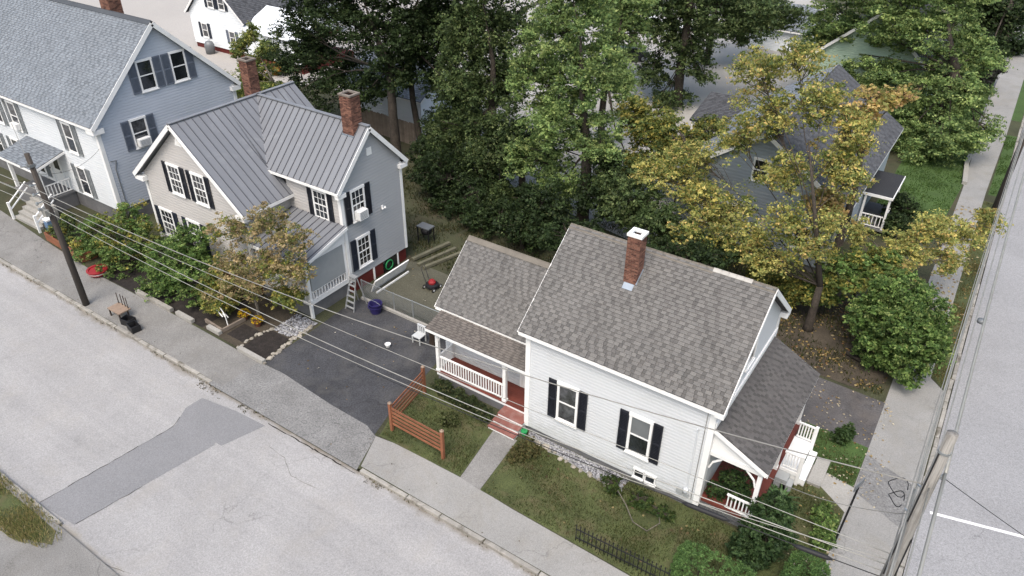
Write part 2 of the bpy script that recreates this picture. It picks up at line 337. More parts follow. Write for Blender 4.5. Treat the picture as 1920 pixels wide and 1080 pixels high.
def window(parent, W0, u0, u1, z0, z1, style='11', up='blind', lo='glass', shut=None, sw=.36, frame='white', case=.1, sides='lr', small=False):
    W = Wall(W0.P+W0.n*.03, W0.u)
    b = MB(); W.box(b, u0, u0+case, z0, z1, .0, .06); W.box(b, u1-case, u1, z0, z1, 0, .06)
    W.box(b, u0-.02, u1+.02, z1-case, z1+.03, 0, .075); W.box(b, u0+case, u1-case, z0, z0+case, 0, .06)
    zm = (z0+z1)/2
    if style != '1': W.box(b, u0+case, u1-case, zm-.03, zm+.03, .0, .05)
    if style == '66':
        for k in (1, 2): W.box(b, u0+case+(u1-u0-2*case)*k/3-.014, u0+case+(u1-u0-2*case)*k/3+.014, z0+case, z1-case, 0, .042)
        for zz in ((z0+case+zm)/2, (zm+z1-case)/2): W.box(b, u0+case, u1-case, zz-.014, zz+.014, 0, .040)
    fr = b.build('window', frame, parent)
    b = MB(); W.box(b, u0-.04, u1+.04, z0-.06, z0, .0, .10); b.build('sill', frame, fr)
    if style == '1':
        b = MB(); W.box(b, u0+case, u1-case, z0+case, z1-case, -.05, .028); b.build('pane', up, fr)
    else:
        b = MB(); W.box(b, u0+case, u1-case, zm+.03, z1-case, -.05, .030); b.build('pane', up, fr)
        b = MB(); W.box(b, u0+case, u1-case, z0+case, zm-.03, -.05, .027); b.build('pane', lo, fr)
    if shut:
        for sgn in sides:
            a0, a1 = (u0-.03-sw, u0-.03) if sgn == 'l' else (u1+.03, u1+.03+sw)
            b = MB(); W.box(b, a0, a0+.05, z0-.02, z1+.02, .024, .065); W.box(b, a1-.05, a1, z0-.02, z1+.02, .024, .065)
            for zz in (z0-.02, zm-.04, z1-.06): W.box(b, a0+.05, a1-.05, zz, zz+.08, .024, .062)
            k = 0; zz = z0+.08
            while zz < z1-.1 and not small:
                b.obox(W.pt((a0+a1)/2, zz, .040), W.u*((a1-a0)/2-.05), (W.z*.03+W.n*.012), W.n*.005); zz += .075
            W.box(b, a0+.05, a1-.05, z0, z1, .023, .030)
            b.build('shutter', shut, parent)
    return fr
def shingles(parent, O, uu, vv, poly, mt, expo=.15, tab=.3, nparts=0, thick=.028, seed=1, lift=.03, jit=.35, dash=True):
    """field of tapered asphalt tabs on the plane O + u*U + v*V; the lowest rows as single pieces"""
    O, U, Vv = Vector(O), Vector(uu).normalized(), Vector(vv).normalized(); n = U.cross(Vv)
    rs = random.Random(seed); b = MB(); v0 = min(p[1] for p in poly); v1 = max(p[1] for p in poly)
    rows = int(math.ceil((v1-v0)/expo)); made = 0; meshes = []
    if nparts:
        for k in range(7):
            q = MB(); T = k/6; w2 = tab*.94
            P = [(0, -.01, lift-.012), (w2, -.01, lift-.012), (w2, expo*1.25, lift-.02), (0, expo*1.25, lift-.02), (0, -.01, lift+thick), (w2, -.01, lift+thick), (w2, expo*1.25, lift+.001), (0, expo*1.25, lift+.001)]
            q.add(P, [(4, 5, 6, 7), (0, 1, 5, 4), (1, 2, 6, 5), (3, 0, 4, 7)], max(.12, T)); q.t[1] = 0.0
            me = bpy.data.meshes.new('shingle'); me.from_pydata(q.v, [], q.f); at = me.attributes.new('tone', 'FLOAT', 'FACE'); at.data.foreach_set('value', q.t); me.materials.append(MT[mt]); meshes.append(me)
        basis = Matrix.Identity(4)
        for i in range(3): basis[i][0], basis[i][1], basis[i][2] = U[i], Vv[i], n[i]
    umin, umax = min(p[0] for p in poly), max(p[0] for p in poly)
    for i in range(rows):
        a = v0+i*expo; c = min(a+expo*1.2, v1)
        x = umin-rs.random()*tab; prev = .5
        while x < umax:
            wd = tab*(1+rs.uniform(-jit, jit))
            if dash:
                dk = (prev > .42) if rs.random() < .82 else (rs.random() < .4)
                tone = rs.choice((.12, .18, .25, .36)) if dk else rs.choice((.55, .6, .68, .75, .9))
                wd = tab*(rs.uniform(.45, .75) if dk else rs.uniform(.8, 1.4))
            else: tone = rs.choice((.05, .25, .45, .5, .6, .8, .95)) if rs.random() < .75 else prev
            prev = tone
            sp = hspan(poly, min(max(a+expo*.5, v0+1e-4), v1-1e-4))
            if sp:
                l, rr = max(x, sp[0]), min(x+wd*.97, sp[1])
                if rr-l > .03:
                    full = rr-l > wd*.965 and i < rows-1
                    s2 = hspan(poly, a+1e-4); s3 = hspan(poly, c-1e-4)
                    if full and s2 and s3: full = l >= max(s2[0], s3[0]) and rr <= min(s2[1], s3[1])
                    if nparts and full and made < nparts:
                        mm = basis @ Matrix.Diagonal((wd/tab, 1, 1, 1)); mm.translation = O+U*l+Vv*a; share('shingle', meshes[min(6, int(tone*7))], parent, mm); made += 1
                    else:
                        f = lambda p, v: min(max(p, hspan(poly, min(max(v, v0+1e-4), v1-1e-4))[0]), hspan(poly, min(max(v, v0+1e-4), v1-1e-4))[1])
                        P = [O+U*f(l, a)+Vv*(a-.01)+n*(lift-.012), O+U*f(rr, a)+Vv*(a-.01)+n*(lift-.012), O+U*f(rr, a)+Vv*(a-.01)+n*(lift+thick), O+U*f(l, a)+Vv*(a-.01)+n*(lift+thick), O+U*f(rr, c)+Vv*c+n*(lift+.001), O+U*f(l, c)+Vv*c+n*(lift+.001)]
                        b.add(P, [(3, 2, 4, 5), (0, 1, 2, 3)], tone); b.t[-1] = 0.0  # butt face darkest: cut edge plus painted course shade
            x += wd
    ob = b.build('shingles', mt, parent, tone=True, kind='stuff'); return ob
def slab(b, pts, t, nrm=None):
    pts = [Vector(p) for p in pts]; n = (pts[1]-pts[0]).cross(pts[2]-pts[0]).normalized()
    if n.z < 0: n = -n
    b.prism(pts, -n*t)
def chimney(parent, cx, cy, z0, z1, w, dp, capc='white', cap=.09, seed=3, name='chimney'):
    b = MB(); b.box(cx-w/2+.012, cx+w/2-.012, cy-dp/2+.012, cy+dp/2-.012, z0, z1-.35); core = b.build(name, 'mortar', parent)
    rs = random.Random(seed); b = MB(); bh, bl = .068, .2; z = z0; k = 0
    while z < z1-.12:
        for side in range(4):
            L = w if side % 2 == 0 else dp; x = -L/2-(bl/2 if k % 2 else 0)
            while x < L/2:
                a, c = max(x+.006, -L/2), min(x+bl-.006, L/2)
                if c-a > .03:
                    t = rs.random(); o = rs.uniform(0, .006)
                    if side == 0: b.box(cx+a, cx+c, cy-dp/2-o, cy-dp/2+.02, z, z+bh-.012, t)
                    if side == 2: b.box(cx+a, cx+c, cy+dp/2-.02, cy+dp/2+o, z, z+bh-.012, t)
                    if side == 1: b.box(cx+w/2-.02, cx+w/2+o+.001, cy+a, cy+c, z, z+bh-.012, t)
                    if side == 3: b.box(cx-w/2-o-.001, cx-w/2+.02, cy+a, cy+c, z, z+bh-.012, t)
                x += bl
        z += bh; k += 1
    b.build('bricks', 'brick', core, tone=True, kind='stuff')
    b = MB(); e = .035; t = .1
    for (x0, x1, y0, y1) in ((-w/2-e, w/2+e, -dp/2-e, -dp/2+t), (-w/2-e, w/2+e, dp/2-t, dp/2+e), (-w/2-e, -w/2+t, -dp/2+t, dp/2-t), (w/2-t, w/2+e, -dp/2+t, dp/2-t)):
        b.box(cx+x0, cx+x1, cy+y0, cy+y1, z1-.115, z1-.115+cap)
    b.build('cap', capc, core)
    b = MB(); b.box(cx-w/2+t, cx+w/2-t, cy-dp/2+t, cy+dp/2-t, z1-.34, z1-.2); b.build('flue', 'black', core)
    return core
def rail_run(parent, p, q, h=.85, nb=20, name='railing', sub=True):
    """white porch railing: rails as one part, every baluster a piece"""
    p, q = Vector(p), Vector(q); b = MB(); b.bar(p+V3(0, 0, h), q+V3(0, 0, h), .08, .055); rl = b.build(name, 'white', parent)
    b = MB(); b.bar(p+V3(0, 0, .1), q+V3(0, 0, .1), .06, .05); b.build('bottom_rail', 'white', rl)
    me = None
    for i in range(nb):
        c = p.lerp(q, (i+.5)/nb)
        if me is None:
            b = MB(); dd = (q-p).normalized(); sd = dd.cross(V3(0, 0, 1)); b.obox((0, 0, (h+.1)/2), dd*.024, sd*.02, V3(0, 0, (h-.1)/2-.02))
            me = bpy.data.meshes.new('baluster'); me.from_pydata(b.v, [], b.f); me.materials.append(MT['white'])
        share('baluster', me, rl, Matrix.Translation(c))
    return rl

# ================================================================== SETTING
def sheet(name, mt, pts, z, parent=None, kind='structure'):
    return struct(name, mt, lambda b: b.face([(x, y, z) for x, y in pts]), parent, kind)
def rect(x0, x1, y0, y1): return [(x0, y0), (x1, y0), (x1, y1), (x0, y1)]
sheet('ground', 'yard', rect(-700, 700, -300, 900), -.30)
sheet('road', 'road', rect(-300, 300, 5.57, 13.66), -.12)
sheet('side_road', 'road_b', rect(2.42, 10.6, 13.66, 500), -.118)
sheet('side_road_south', 'road_b', rect(2.42, 10.6, -200, 5.57), -.118)
sheet('block_ground', 'yard', [(-300, 13.7), (2.3, 13.7), (2.3, 500), (-300, 500)], 0)
sheet('opposite_block', 'walk', [(-300, -200), (2.3, -200), (2.3, 5.60), (-300, 5.60)], 0)
sheet('east_block', 'lawn', rect(10.8, 300, 13.7, 500), 0)
# asphalt trench patch across the road
sheet('road_patch', 'patch', [(-25.0, 5.75), (-22.95, 5.95), (-22.12, 11.36), (-22.2, 11.5), (-21.85, 11.5), (-21.3, 13.3), (-23, 13.2), (-24.95, 12.9), (-25.0, 12.1), (-24.7, 11.6), (-24.42, 11.15)], -.114)
def seam(pts, wd, mt='mulch'):
    b = MB(); rs = random.Random(3)
    for a, c in zip(pts, pts[1:]):
        a, c = Vector((*a, -.111)), Vector((*c, -.111)); n = max(2, int((c-a).length/.25)); sd = (c-a).normalized().cross(V3(0, 0, 1)); P = [a.lerp(c, k/n)+sd*rs.uniform(-.025, .025) for k in range(n+1)]
        for p, q in zip(P, P[1:]):
            w = wd*rs.uniform(.2, 1); b.face([p-sd*w, q-sd*w, q+sd*w, p+sd*w])
    o = b.build('pavement_seam', mt, None); o['kind'] = 'structure'
seam([(-25.0, 5.8), (-24.43, 11.1), (-24.7, 11.6)], .018); seam([(-22.95, 6.0), (-22.55, 8.4)], .014); seam([(-21.3, 13.45), (-18.6, 13.5), (-16.3, 13.52)], .03)
seam([(-22.0, 5.2), (-21.0, 5.5), (-19.4, 5.9)], .010, 'dirt'); seam([(-20.45, 12.6), (-19.2, 12.5), (-18.3, 12.0), (-17.0, 12.1)], .007, 'dirt')
# side walk left of the driveway, apron, right of the driveway
sheet('sidewalk', 'walk', [(-120, 13.84), (-24.75, 13.84), (-24.75, 15.9), (-31, 16.0), (-37.8, 15.95), (-44, 16.3), (-50, 16.75), (-120, 16.9)], .012)
sheet('driveway_apron', 'apron', [(-25.4, 13.60), (-16.3, 13.60), (-16.95, 15.4), (-17.7, 15.66), (-19.9, 15.72), (-23.2, 15.98), (-25.4, 15.9)], .009)
sheet('sidewalk', 'walk_b', [(-16.3, 13.84), (2.2, 13.84), (2.2, 15.38), (-5.3, 15.36), (-10.2, 15.46), (-12.7, 15.6), (-15.9, 15.55), (-16.95, 15.4)], .012)
sheet('driveway', 'drive', [(-24.5, 15.95), (-23.2, 15.98), (-19.9, 15.72), (-17.7, 15.66), (-17.05, 15.42), (-17.45, 16.95), (-17.75, 19.6), (-18.2, 22.55), (-24.6, 22.5), (-24.7, 21.7), (-24.55, 19.5)], .012)
sheet('front_walk', 'walk', [(-13.15, 18.5), (-12.0, 18.5), (-11.72, 15.5), (-12.72, 15.6)], .020)
# side street pavement
sheet('side_sidewalk', 'walk_b', [(.06, 15.4), (2.2, 15.4), (2.2, 31.8), (1.45, 32.6), (1.3, 56), (1.45, 68), (1.45, 120), (-.95, 120), (-.75, 85), (-.6, 75), (-.1, 56), (.0, 36), (.05, 29.6), (.08, 26)], .012)
sheet('sidewalk_patch', 'apron', [(.1, 25.9), (.1, 23.6), (1.95, 22.7), (1.9, 25.2)], .018)
sheet('grass_verge', 'lawn', [(1.46, 32.7), (2.2, 31.9), (2.2, 54.6), (1.32, 54.6)], .014)
sheet('grass_verge', 'greenlawn', [(1.45, 55.8), (2.2, 55.8), (2.2, 69), (1.5, 69)], .014)
sheet('grass_verge', 'greenlawn', [(1.45, 73), (2.2, 73), (2.2, 120), (1.5, 120)], .014)
# granite kerb, one stone after the other
def kerb_stones(name, p, q, w=.17, lmin=1.6, lmax=2.6, top=.03, seed=4):
    p, q = Vector(p), Vector(q); L = (q-p).length; dd = (q-p)/L; rs = random.Random(seed)
    e = bpy.data.objects.new(name, None); COL.objects.link(e); e['kind'] = 'structure'; ORG[e.name] = Vector((0, 0, 0))
    s = 0; sd = dd.cross(V3(0, 0, 1))
    while s < L:
        l = min(rs.uniform(lmin, lmax), L-s)
        if l > .3:
            b = MB(); o = sd*rs.uniform(-.025, .025); a = p+dd*(s+.02)+o; c = p+dd*(s+l-.02)+o+sd*rs.uniform(-.02, .02); t = top+rs.uniform(-.025, .012)
            P = [a-sd*w/2, c-sd*w/2, c+sd*w/2, a+sd*w/2]; Q = [x+V3(0, 0, t-.015) for x in P]
            k = .015; T = [P[0]+dd*k+sd*k, P[1]-dd*k+sd*k, P[2]-dd*k-sd*k, P[3]+dd*k-sd*k]; T = [x+V3(0, 0, t) for x in T]
            B = [x+V3(0, 0, -.25) for x in P]
            b.add(B+Q+T, [(0, 1, 5, 4), (1, 2, 6, 5), (2, 3, 7, 6), (3, 0, 4, 7), (4, 5, 9, 8), (5, 6, 10, 9), (6, 7, 11, 10), (7, 4, 8, 11), (8, 9, 10, 11)])
            b.build('kerb_stone', 'kerb', e)
        s += l
    return e
kerb_stones('kerb', (-62, 13.75, 0), (-25.4, 13.75, 0), seed=4)
kerb_stones('kerb', (-16.2, 13.74, 0), (2.3, 13.72, 0), seed=6)
kerb_stones('kerb', (-40, 5.62, 0), (-23.3, 5.64, 0), seed=8)
kerb_stones('kerb', (2.31, 14, 0), (2.31, 110, 0), w=.16, lmin=2, lmax=3, seed=9)
# yards
sheet('lawn', 'lawn', [(-16.85, 15.5), (-12.75, 15.62), (-13.15, 18.5), (-17.2, 19.2), (-17.3, 16.9)], .016)
sheet('lawn', 'lawn', [(-11.7, 15.52), (-5.3, 15.4), (.05, 15.42), (.05, 22.3), (-1.0, 23.2), (-2.5, 23.2), (-2.5, 19.3), (-12.0, 19.3), (-12.0, 18.5)], .016)
sheet('lawn', 'greenlawn', [(-2.5, 23.9), (.05, 23.7), (.06, 26.3), (-2.5, 26.4)], .017)
sheet('side_driveway', 'drive_old', [(-4.5, 26.4), (.08, 26.3), (.06, 29.6), (-4.5, 29.8)], .012)
sheet('side_walk', 'conc', [(-1.7, 24.1), (.1, 23.75), (.1, 22.3), (-1.0, 23.1), (-1.75, 23.05)], .019)
sheet('lawn', 'greenlawn', [(-4.6, 46), (-.6, 46.5), (-.15, 57), (-.5, 62.5), (-4.4, 62.5)], .016)
sheet('lawn', 'greenlawn', [(-4.4, 64), (-.65, 64), (-.8, 90), (-4.4, 90)], .016)
sheet('back_lot', 'lot', [(-37, 40.5), (-14.6, 36), (-14.6, 60), (-12, 98), (-60, 140), (-50, 60)], .010)
sheet('far_lot', 'farlot', [(-200, 36), (-74, 36), (-55.2, 44.6), (-48, 46.2), (-50, 58), (-58, 110), (-200, 110)], .008)
sheet('back_patio', 'patio', [(-25, 23), (-18, 22.9), (-18.2, 26.8), (-24.9, 27.0)], .010)
sheet('garden_soil', 'mulch', [(-38, 15.98), (-29.2, 16.1), (-29.2, 19.6), (-38, 19.6)], .018)
sheet('garden_soil', 'mulch', [(-26.3, 16.05), (-24.6, 16.05), (-24.9, 17.9), (-26.4, 17.9)], .022)
sheet('garden_soil', 'mulch', [(-27.75, 16.45), (-26.5, 16.45), (-26.55, 17.5), (-27.75, 17.5)], .021)
sheet('garden_soil', 'dirt', [(-29.2, 16.1), (-26.4, 16.05), (-24.7, 18.0), (-24.7, 19.6), (-29.2, 19.6)], .0185)
sheet('gravel_strip', 'gravel', [(-11.9, 19.25), (-7.2, 19.25), (-7.3, 18.45), (-7.9, 18.45), (-10.4, 18.75), (-11.8, 19.05)], .024)
sheet('opposite_verge', 'lawn', [(-34, 5.4), (-23.1, 5.4), (-22.65, 5.0), (-23.9, 4.5), (-26, 4.3), (-34, 4.2)], .012)
sheet('litter_ground', 'dirt', [(-9, 29.9), (-1.2, 29.9), (-.2, 31), (-.1, 37), (-4.6, 37.5), (-9, 36)], .014)
# painted line
struct('stop_line', 'paintline', lambda b: b.face((lambda z: [(2.75, 24.2, z), (10.4, 26.05, z), (10.4, 26.18, z), (2.72, 24.33, z)])(-.112)))


# ================================================================== WHITE HOUSE (foreground)
H = thing('white_house', 'white sided one-storey house with brown-grey shingle roof and brick chimney', 'house', (-8.3, 22.7, 0))
XL, XR, YF, YB, RY, EZ, RZ = -12.08, -4.53, 19.25, 26.1, 22.69, 5.18, 8.13
sl1 = (RZ-EZ)/(RY-19.0)
Wf = Wall((XL, YF, 0), (1, 0, 0)); LF = XR-XL
siding(H, Wf, [(0, .3), (LF, .3), (LF, 5.28), (0, 5.28)], 'wsiding', .15)
Wr = Wall((XR, YF, 0), (0, 1, 0)); LR = YB-YF; hr = RY-YF
siding(H, Wr, [(0, .3), (LR, .3), (LR, 5.3), (hr, 8.0), (0, 5.3)], 'wsiding', .15)
Wl = Wall((XL, YB, 0), (0, -1, 0)); siding(H, Wl, [(0, .3), (LR, .3), (LR, 5.3), (LR-hr, 8.0), (0, 5.3)], 'wsiding', .15)
Wb = Wall((XR, YB, 0), (-1, 0, 0)); siding(H, Wb, [(0, .3), (LF, .3), (LF, 5.28), (0, 5.28)], 'wsiding', .15)
b = MB(); b.box(XL+.03, XR-.03, YF+.03, YB-.03, -.1, .32); b.build('foundation', 'greyfound', H)
for (x, y) in ((XL, YF), (XR, YF), (XR, YB)):
    b = MB(); sx = .032 if x == XR else -.032; sy = -.052 if y == YF else .052
    b.box(min(x+sx*1.6, x-sx*5), max(x+sx*1.6, x-sx*5), min(y+sy, y-sy*.3), max(y+sy, y-sy*.3), .3, 5.2)
    b.box(min(x+sx*1.7, x-sx*.2), max(x+sx*1.7, x-sx*.2), min(y+sy*.9, y-sy*5), max(y+sy*.9, y-sy*5), .3, 5.2); b.build('corner_board', 'white', H)
for (u0, u1, a, bq) in ((1.46, 2.39, 'curtain', 'curtain'), (4.54, 5.47, 'blind', 'glass')):
    window(H, Wf, u0, u1, 1.47, 3.37, '11', a, bq, 'shut_blk', .36)
window(H, Wf, 4.98, 5.42, .36, .80, '1', 'glass', case=.045); window(H, Wf, 5.44, 5.88, .36, .80, '1', 'glass', case=.045)
window(H, Wr, 2.6, 3.5, 5.0, 6.7, '11', 'glass', 'glass')
# roof deck, fascia
def gable_roof(H, x0, x1, ye0, yr, ye1, ez, rz, t=.16, trim='white', deckm='shingle', rake=.2, name='roof'):
    b = MB()
    slab(b, [(x0, ye0, ez), (x1, ye0, ez), (x1, yr, rz), (x0, yr, rz)], t); slab(b, [(x0, ye1, ez), (x1, ye1, ez), (x1, yr, rz), (x0, yr, rz)], t)
    rf = b.build(name, deckm, H)
    b = MB()
    for x, s in ((x0, -1), (x1, 1)):
        for ye in (ye0, ye1):
            p, q = Vector((x+s*.012, ye, ez-.1)), Vector((x+s*.012, yr, rz-.1)); b.bar(p, q, .03, rake)
    for ye, s in ((ye0, -1), (ye1, 1)): b.bar((x0, ye+s*.012, ez-.1), (x1, ye+s*.012, ez-.1), .03, .15)
    b.build('fascia', trim, rf)
    return rf
rf = gable_roof(H, -12.35, -4.22, 19.0, RY, 26.38, EZ, RZ)
lv = math.hypot(RY-19.0, RZ-EZ); v1 = Vector((0, RY-19, RZ-EZ))
shingles(rf, (-12.35, 19.0, EZ), (1, 0, 0), v1, [(0, 0), (8.13, 0), (8.13, lv), (0, lv)], 'shingle', .14, .21, nparts=300, seed=2)
shingles(rf, (-4.22, 26.38, EZ), (-1, 0, 0), Vector((0, -(26.38-RY), RZ-EZ)), [(0, 0), (8.13, 0), (8.13, lv), (0, lv)], 'shingle', .29, .6, seed=5)
x = -12.36
while x < -4.24:
    b = MB(); l = min(.28, -4.22-x); mtc = 'newcap' if -6.7 < x < -5.1 else 'ridgecap'; hh = .035 if mtc == 'newcap' else 0
    for s in (-1, 1): b.obox((x+l/2, RY+s*(.05 if hh else .08), RZ-.025+hh), (l/2+.01, 0, 0), (0, .07 if hh else .1, -s*(.07 if hh else .1)*sl1*.8), (0, .006*s, .012))
    b.build('ridge_cap', mtc, rf); x += .28
ch = chimney(H, -9.12, 21.72, 6.9, 9.25, .52, .5, 'white', .1)
b = MB(); b.obox((-9.12, 21.36, 7.12), (.2, 0, 0), (0, .10, .10*sl1), (0, -.012, .018)); b.obox((-8.85, 21.72, 7.42), (.015, 0, 0), (0, .26, .26*sl1), (0, -.04, .06)); b.build('flashing', 'flash', ch)
# gable end box return at rear, and wide trim over the porch roof
b = MB(); b.box(-4.53, -4.2, 25.95, 26.42, 4.95, 5.2); b.build('eave_return', 'white', rf); b = MB(); b.box(-4.53, -4.2, 18.98, 19.35, 4.93, 5.13); b.build('eave_return', 'white', rf)
b = MB(); b.box(-4.505, -4.44, 19.3, 26.0, 4.12, 4.42); b.build('frieze_board', 'white', H)
# --- rear wing with front porch
sW = (5.63-3.33)/(23.13-20.555)
WXL = -17.5
Ww = Wall((WXL, 20.85, 0), (1, 0, 0)); LW = XL-WXL
siding(H, Ww, [(0, .3), (LW, .3), (LW, 3.5), (0, 3.5)], 'wsiding', .15)
Wwl = Wall((WXL, 25.4, 0), (0, -1, 0)); siding(H, Wwl, [(0, .3), (4.55, .3), (4.55, 3.5), (2.27, 5.5), (0, 3.5)], 'wsiding', .15)
b = MB(); b.box(WXL+.03, XL-.05, 20.88, 25.4, -.1, .32); b.build('foundation', 'greyfound', H)
rw = gable_roof(H, -17.76, -12.10, 20.555, 23.13, 25.7, 3.33, 5.63)
lw = math.hypot(23.13-20.555, 2.3)
shingles(rw, (-17.76, 20.555, 3.33), (1, 0, 0), (0, 23.13-20.555, 2.3), [(0, 0), (5.66, 0), (5.66, lw), (0, lw)], 'shingle', .14, .21, seed=12, jit=.02)
b = MB()
for s in (-1, 1): b.obox((-14.93, 23.13+s*.09, 5.62), (2.83, 0, 0), (0, .11, -s*.11*sW*.8), (0, .006*s, .012))
b.build('ridge_cap', 'ridgecap', rw)
window(H, Ww, 2.85, 3.65, 1.55, 2.55, '11', 'glass', 'glass')
def front_door(H, W, u0, u1, z0, z1, m='white', glass=True):
    b = MB(); W.box(b, u0-.1, u0, z0, z1+.1, .0, .06); W.box(b, u1, u1+.1, z0, z1+.1, 0, .06); W.box(b, u0, u1, z1, z1+.1, 0, .06); fr = b.build('door_frame', 'white', H)
    b = MB(); W.box(b, u0, u1, z0, z1, -.02, .035); dr = b.build('door', m, H)
    b = MB(); W.box(b, u0+.14, u1-.14, z0+(z1-z0)*.55, z1-.14, .03, .042); b.build('pane', 'glass', dr)
    b = MB(); W.box(b, u1-.12, u1-.07, z0+.95, z0+1.05, .03, .09); b.build('handle', 'steel', dr)
front_door(H, Ww, 4.2, 5.05, .62, 2.62)
PZ, PY = .60, 19.6
b = MB(); b.box(-17.05, XL-.04, PY-.02, 20.84, .42, PZ-.03); pfloor = b.build('porch_floor', 'white', H)
y = PY-.04; me = None
while y < 20.8:
    b = MB(); b.box(-17.08, XL-.05, y, min(y+.125, 20.82), PZ-.03, PZ); b.build('floor_board', 'redfloor', pfloor); y += .13
b = MB(); b.box(-17.0, XL-.05, PY+.02, 20.8, 0, .42); b.build('porch_skirt', 'greyfound', H)
for px in (-17.0, -13.42):
    b = MB(); b.box(px-.075, px+.075, PY, PY+.15, PZ, 2.75); b.box(px-.1, px+.1, PY-.025, PY+.175, PZ, PZ+.12); b.box(px-.1, px+.1, PY-.025, PY+.175, 2.62, 2.74); b.build('porch_post', 'white', H)
b = MB(); b.box(-17.12, -17.0, 20.7, 20.85, PZ, 2.95); b.build('porch_post', 'white', H)
b = MB(); b.box(-17.1, XL-.03, PY-.02, PY+.16, 2.72, 2.84); b.bar((-17.03, PY, 2.80), (-17.03, 20.85, 3.0), .12, .16); b.build('porch_beam', 'white', H)
# scroll brackets
for px, s in ((-17.0, 1), (-13.42, -1), (-13.42, 1)):
    b = MB(); b.tube([(px+s*.08, PY+.07, 2.3), (px+s*.14, PY+.07, 2.52), (px+s*.38, PY+.07, 2.70)], .035, 5); b.build('bracket', 'white', H)
b = MB(); slab(b, [(-17.4, 19.42, 2.92), (XL-.02, 19.42, 2.92), (XL-.02, 20.83, 3.26), (-17.4, 20.83, 3.26)], .08); pr = b.build('porch_roof', 'shingle_p', H)
lp = math.hypot(1.41, .34)
shingles(pr, (-17.42, 19.40, 2.92), (1, 0, 0), (0, 1.41, .34), [(0, 0), (5.3, 0), (5.3, lp), (0, lp)], 'shingle_p', .12, .2, seed=7, jit=.02)
b = MB(); b.bar((-17.42, 19.39, 2.86), (XL-.02, 19.39, 2.86), .03, .13); b.bar((-17.42, 19.39, 2.87), (-17.42, 20.83, 3.21), .03, .13); b.build('fascia', 'white', pr)
rail_run(H, (-16.9, PY+.08, PZ), (-13.52, PY+.08, PZ), .82, 25)
rail_run(H, (-17.0, PY+.2, PZ), (-17.0, 20.7, PZ), .82, 9)
# red steps
for i, (y0, y1, zt) in enumerate(((18.42, 18.80, .15), (18.72, 19.12, .30), (19.04, 19.6, .45))):
    b = MB(); b.box(-13.4+.04*i, -12.12, y0, y1, -.02, zt-.03); rs_ = b.build('riser', 'white', H)
    b = MB(); b.box(-13.43+.04*i, -12.1, y0-.03, y1, zt-.03, zt); b.build('tread', 'redstep', rs_)
# --- side porch
sp = [(-4.5, 19.29, 4.16), (-2.47, 19.29, 3.14), (-2.47, 25.66, 3.14), (-4.5, 25.66, 4.16)]
b = MB(); slab(b, sp, .1); sr = b.build('side_porch_roof', 'shingle_d', H)
ls = math.hypot(2.03, 1.02)
shingles(sr, (-2.45, 19.27, 3.13), (0, 1, 0), (-2.03, 0, 1.02), [(0, 0), (6.41, 0), (6.41, ls), (0, ls)], 'shingle_d', .13, .2, seed=9, jit=.02)
b = MB(); b.bar((-4.5, 19.27, 4.09), (-2.47, 19.27, 3.07), .03, .16); b.bar((-4.5, 25.68, 4.09), (-2.47, 25.68, 3.07), .03, .16); b.bar((-2.45, 19.27, 3.06), (-2.45, 25.68, 3.06), .03, .14); b.build('fascia', 'white', sr)
b = MB(); b.prism([(-4.5, 19.42, 3.05), (-2.7, 19.42, 3.05), (-4.5, 19.42, 3.98)], (0, .05, 0)); b.box(-4.5, -2.62, 19.38, 19.5, 2.86, 3.05); b.box(-2.72, -2.6, 19.5, 25.5, 2.86, 3.02); b.build('porch_gable', 'white', H)
b = MB(); b.box(-4.5, -2.55, 19.4, 25.5, .5, .62); b.build('side_porch_floor', 'redfloor', H)
b = MB(); b.box(-4.48, -2.6, 19.44, 25.46, 0, .5); b.build('side_porch_skirt', 'greyfound', H)
for (x, y) in ((-2.68, 19.44), (-2.68, 22.4), (-2.68, 25.4)):
    b = MB(); b.box(x-.075, x+.075, y-.06, y+.09, .62, 2.88); b.box(x-.1, x+.1, y-.08, y+.115, .62, .75); b.build('porch_post', 'white', H)
for x, s in ((-2.76, -1), (-4.44, 1)):
    b = MB(); b.tube([(x, 19.44, 2.2), (x+s*.1, 19.44, 2.52), (x+s*.4, 19.44, 2.82)], .04, 5); b.build('bracket', 'white', H)
rail_run(H, (-3.6, 19.44, .62), (-2.78, 19.44, .62), .72, 6)
me = None
lat = MB()
for i in range(12):
    lat.bar((-4.45+.16*i, 19.41, .04), (-4.25+.16*i, 19.41, .48), .03, .012, (0, 1, 0)); lat.bar((-4.25+.16*i, 19.405, .04), (-4.45+.16*i, 19.405, .48), .03, .012, (0, 1, 0))
lat.build('lattice', 'steel', H)
# white side stairs and landing
b = MB(); b.box(-2.55, -1.85, 22.6, 24.6, .45, .62); ld = b.build('landing', 'white', H)
b = MB(); b.box(-2.5, -1.9, 22.65, 24.55, 0, .45); b.build('landing_skirt', 'white', ld)
rail_run(H, (-2.5, 24.55, .62), (-1.85, 24.55, .62), .8, 6)
rail_run(H, (-2.5, 22.65, .62), (-1.85, 22.65, .62), .8, 6)
for (x, y) in ((-1.83, 24.55), (-1.83, 22.65)):
    b = MB(); b.box(x-.06, x+.06, y-.06, y+.06, 0, 1.5); b.build('newel_post', 'white', H)
b = MB(); b.box(-1.83, -1.55, 22.7, 24.5, 0, .32); b.build('step', 'white', H)
b = MB(); b.box(-2.55, -2.1, 22.1, 22.58, .0, .5); b.box(-2.3, -1.9, 22.1, 22.58, 0, .28); b.build('step', 'screen', H)
b = MB(); b.box(-1.5, -1.0, 22.95, 24.5, .0, .14); b.build('concrete_slab', 'conc', H)
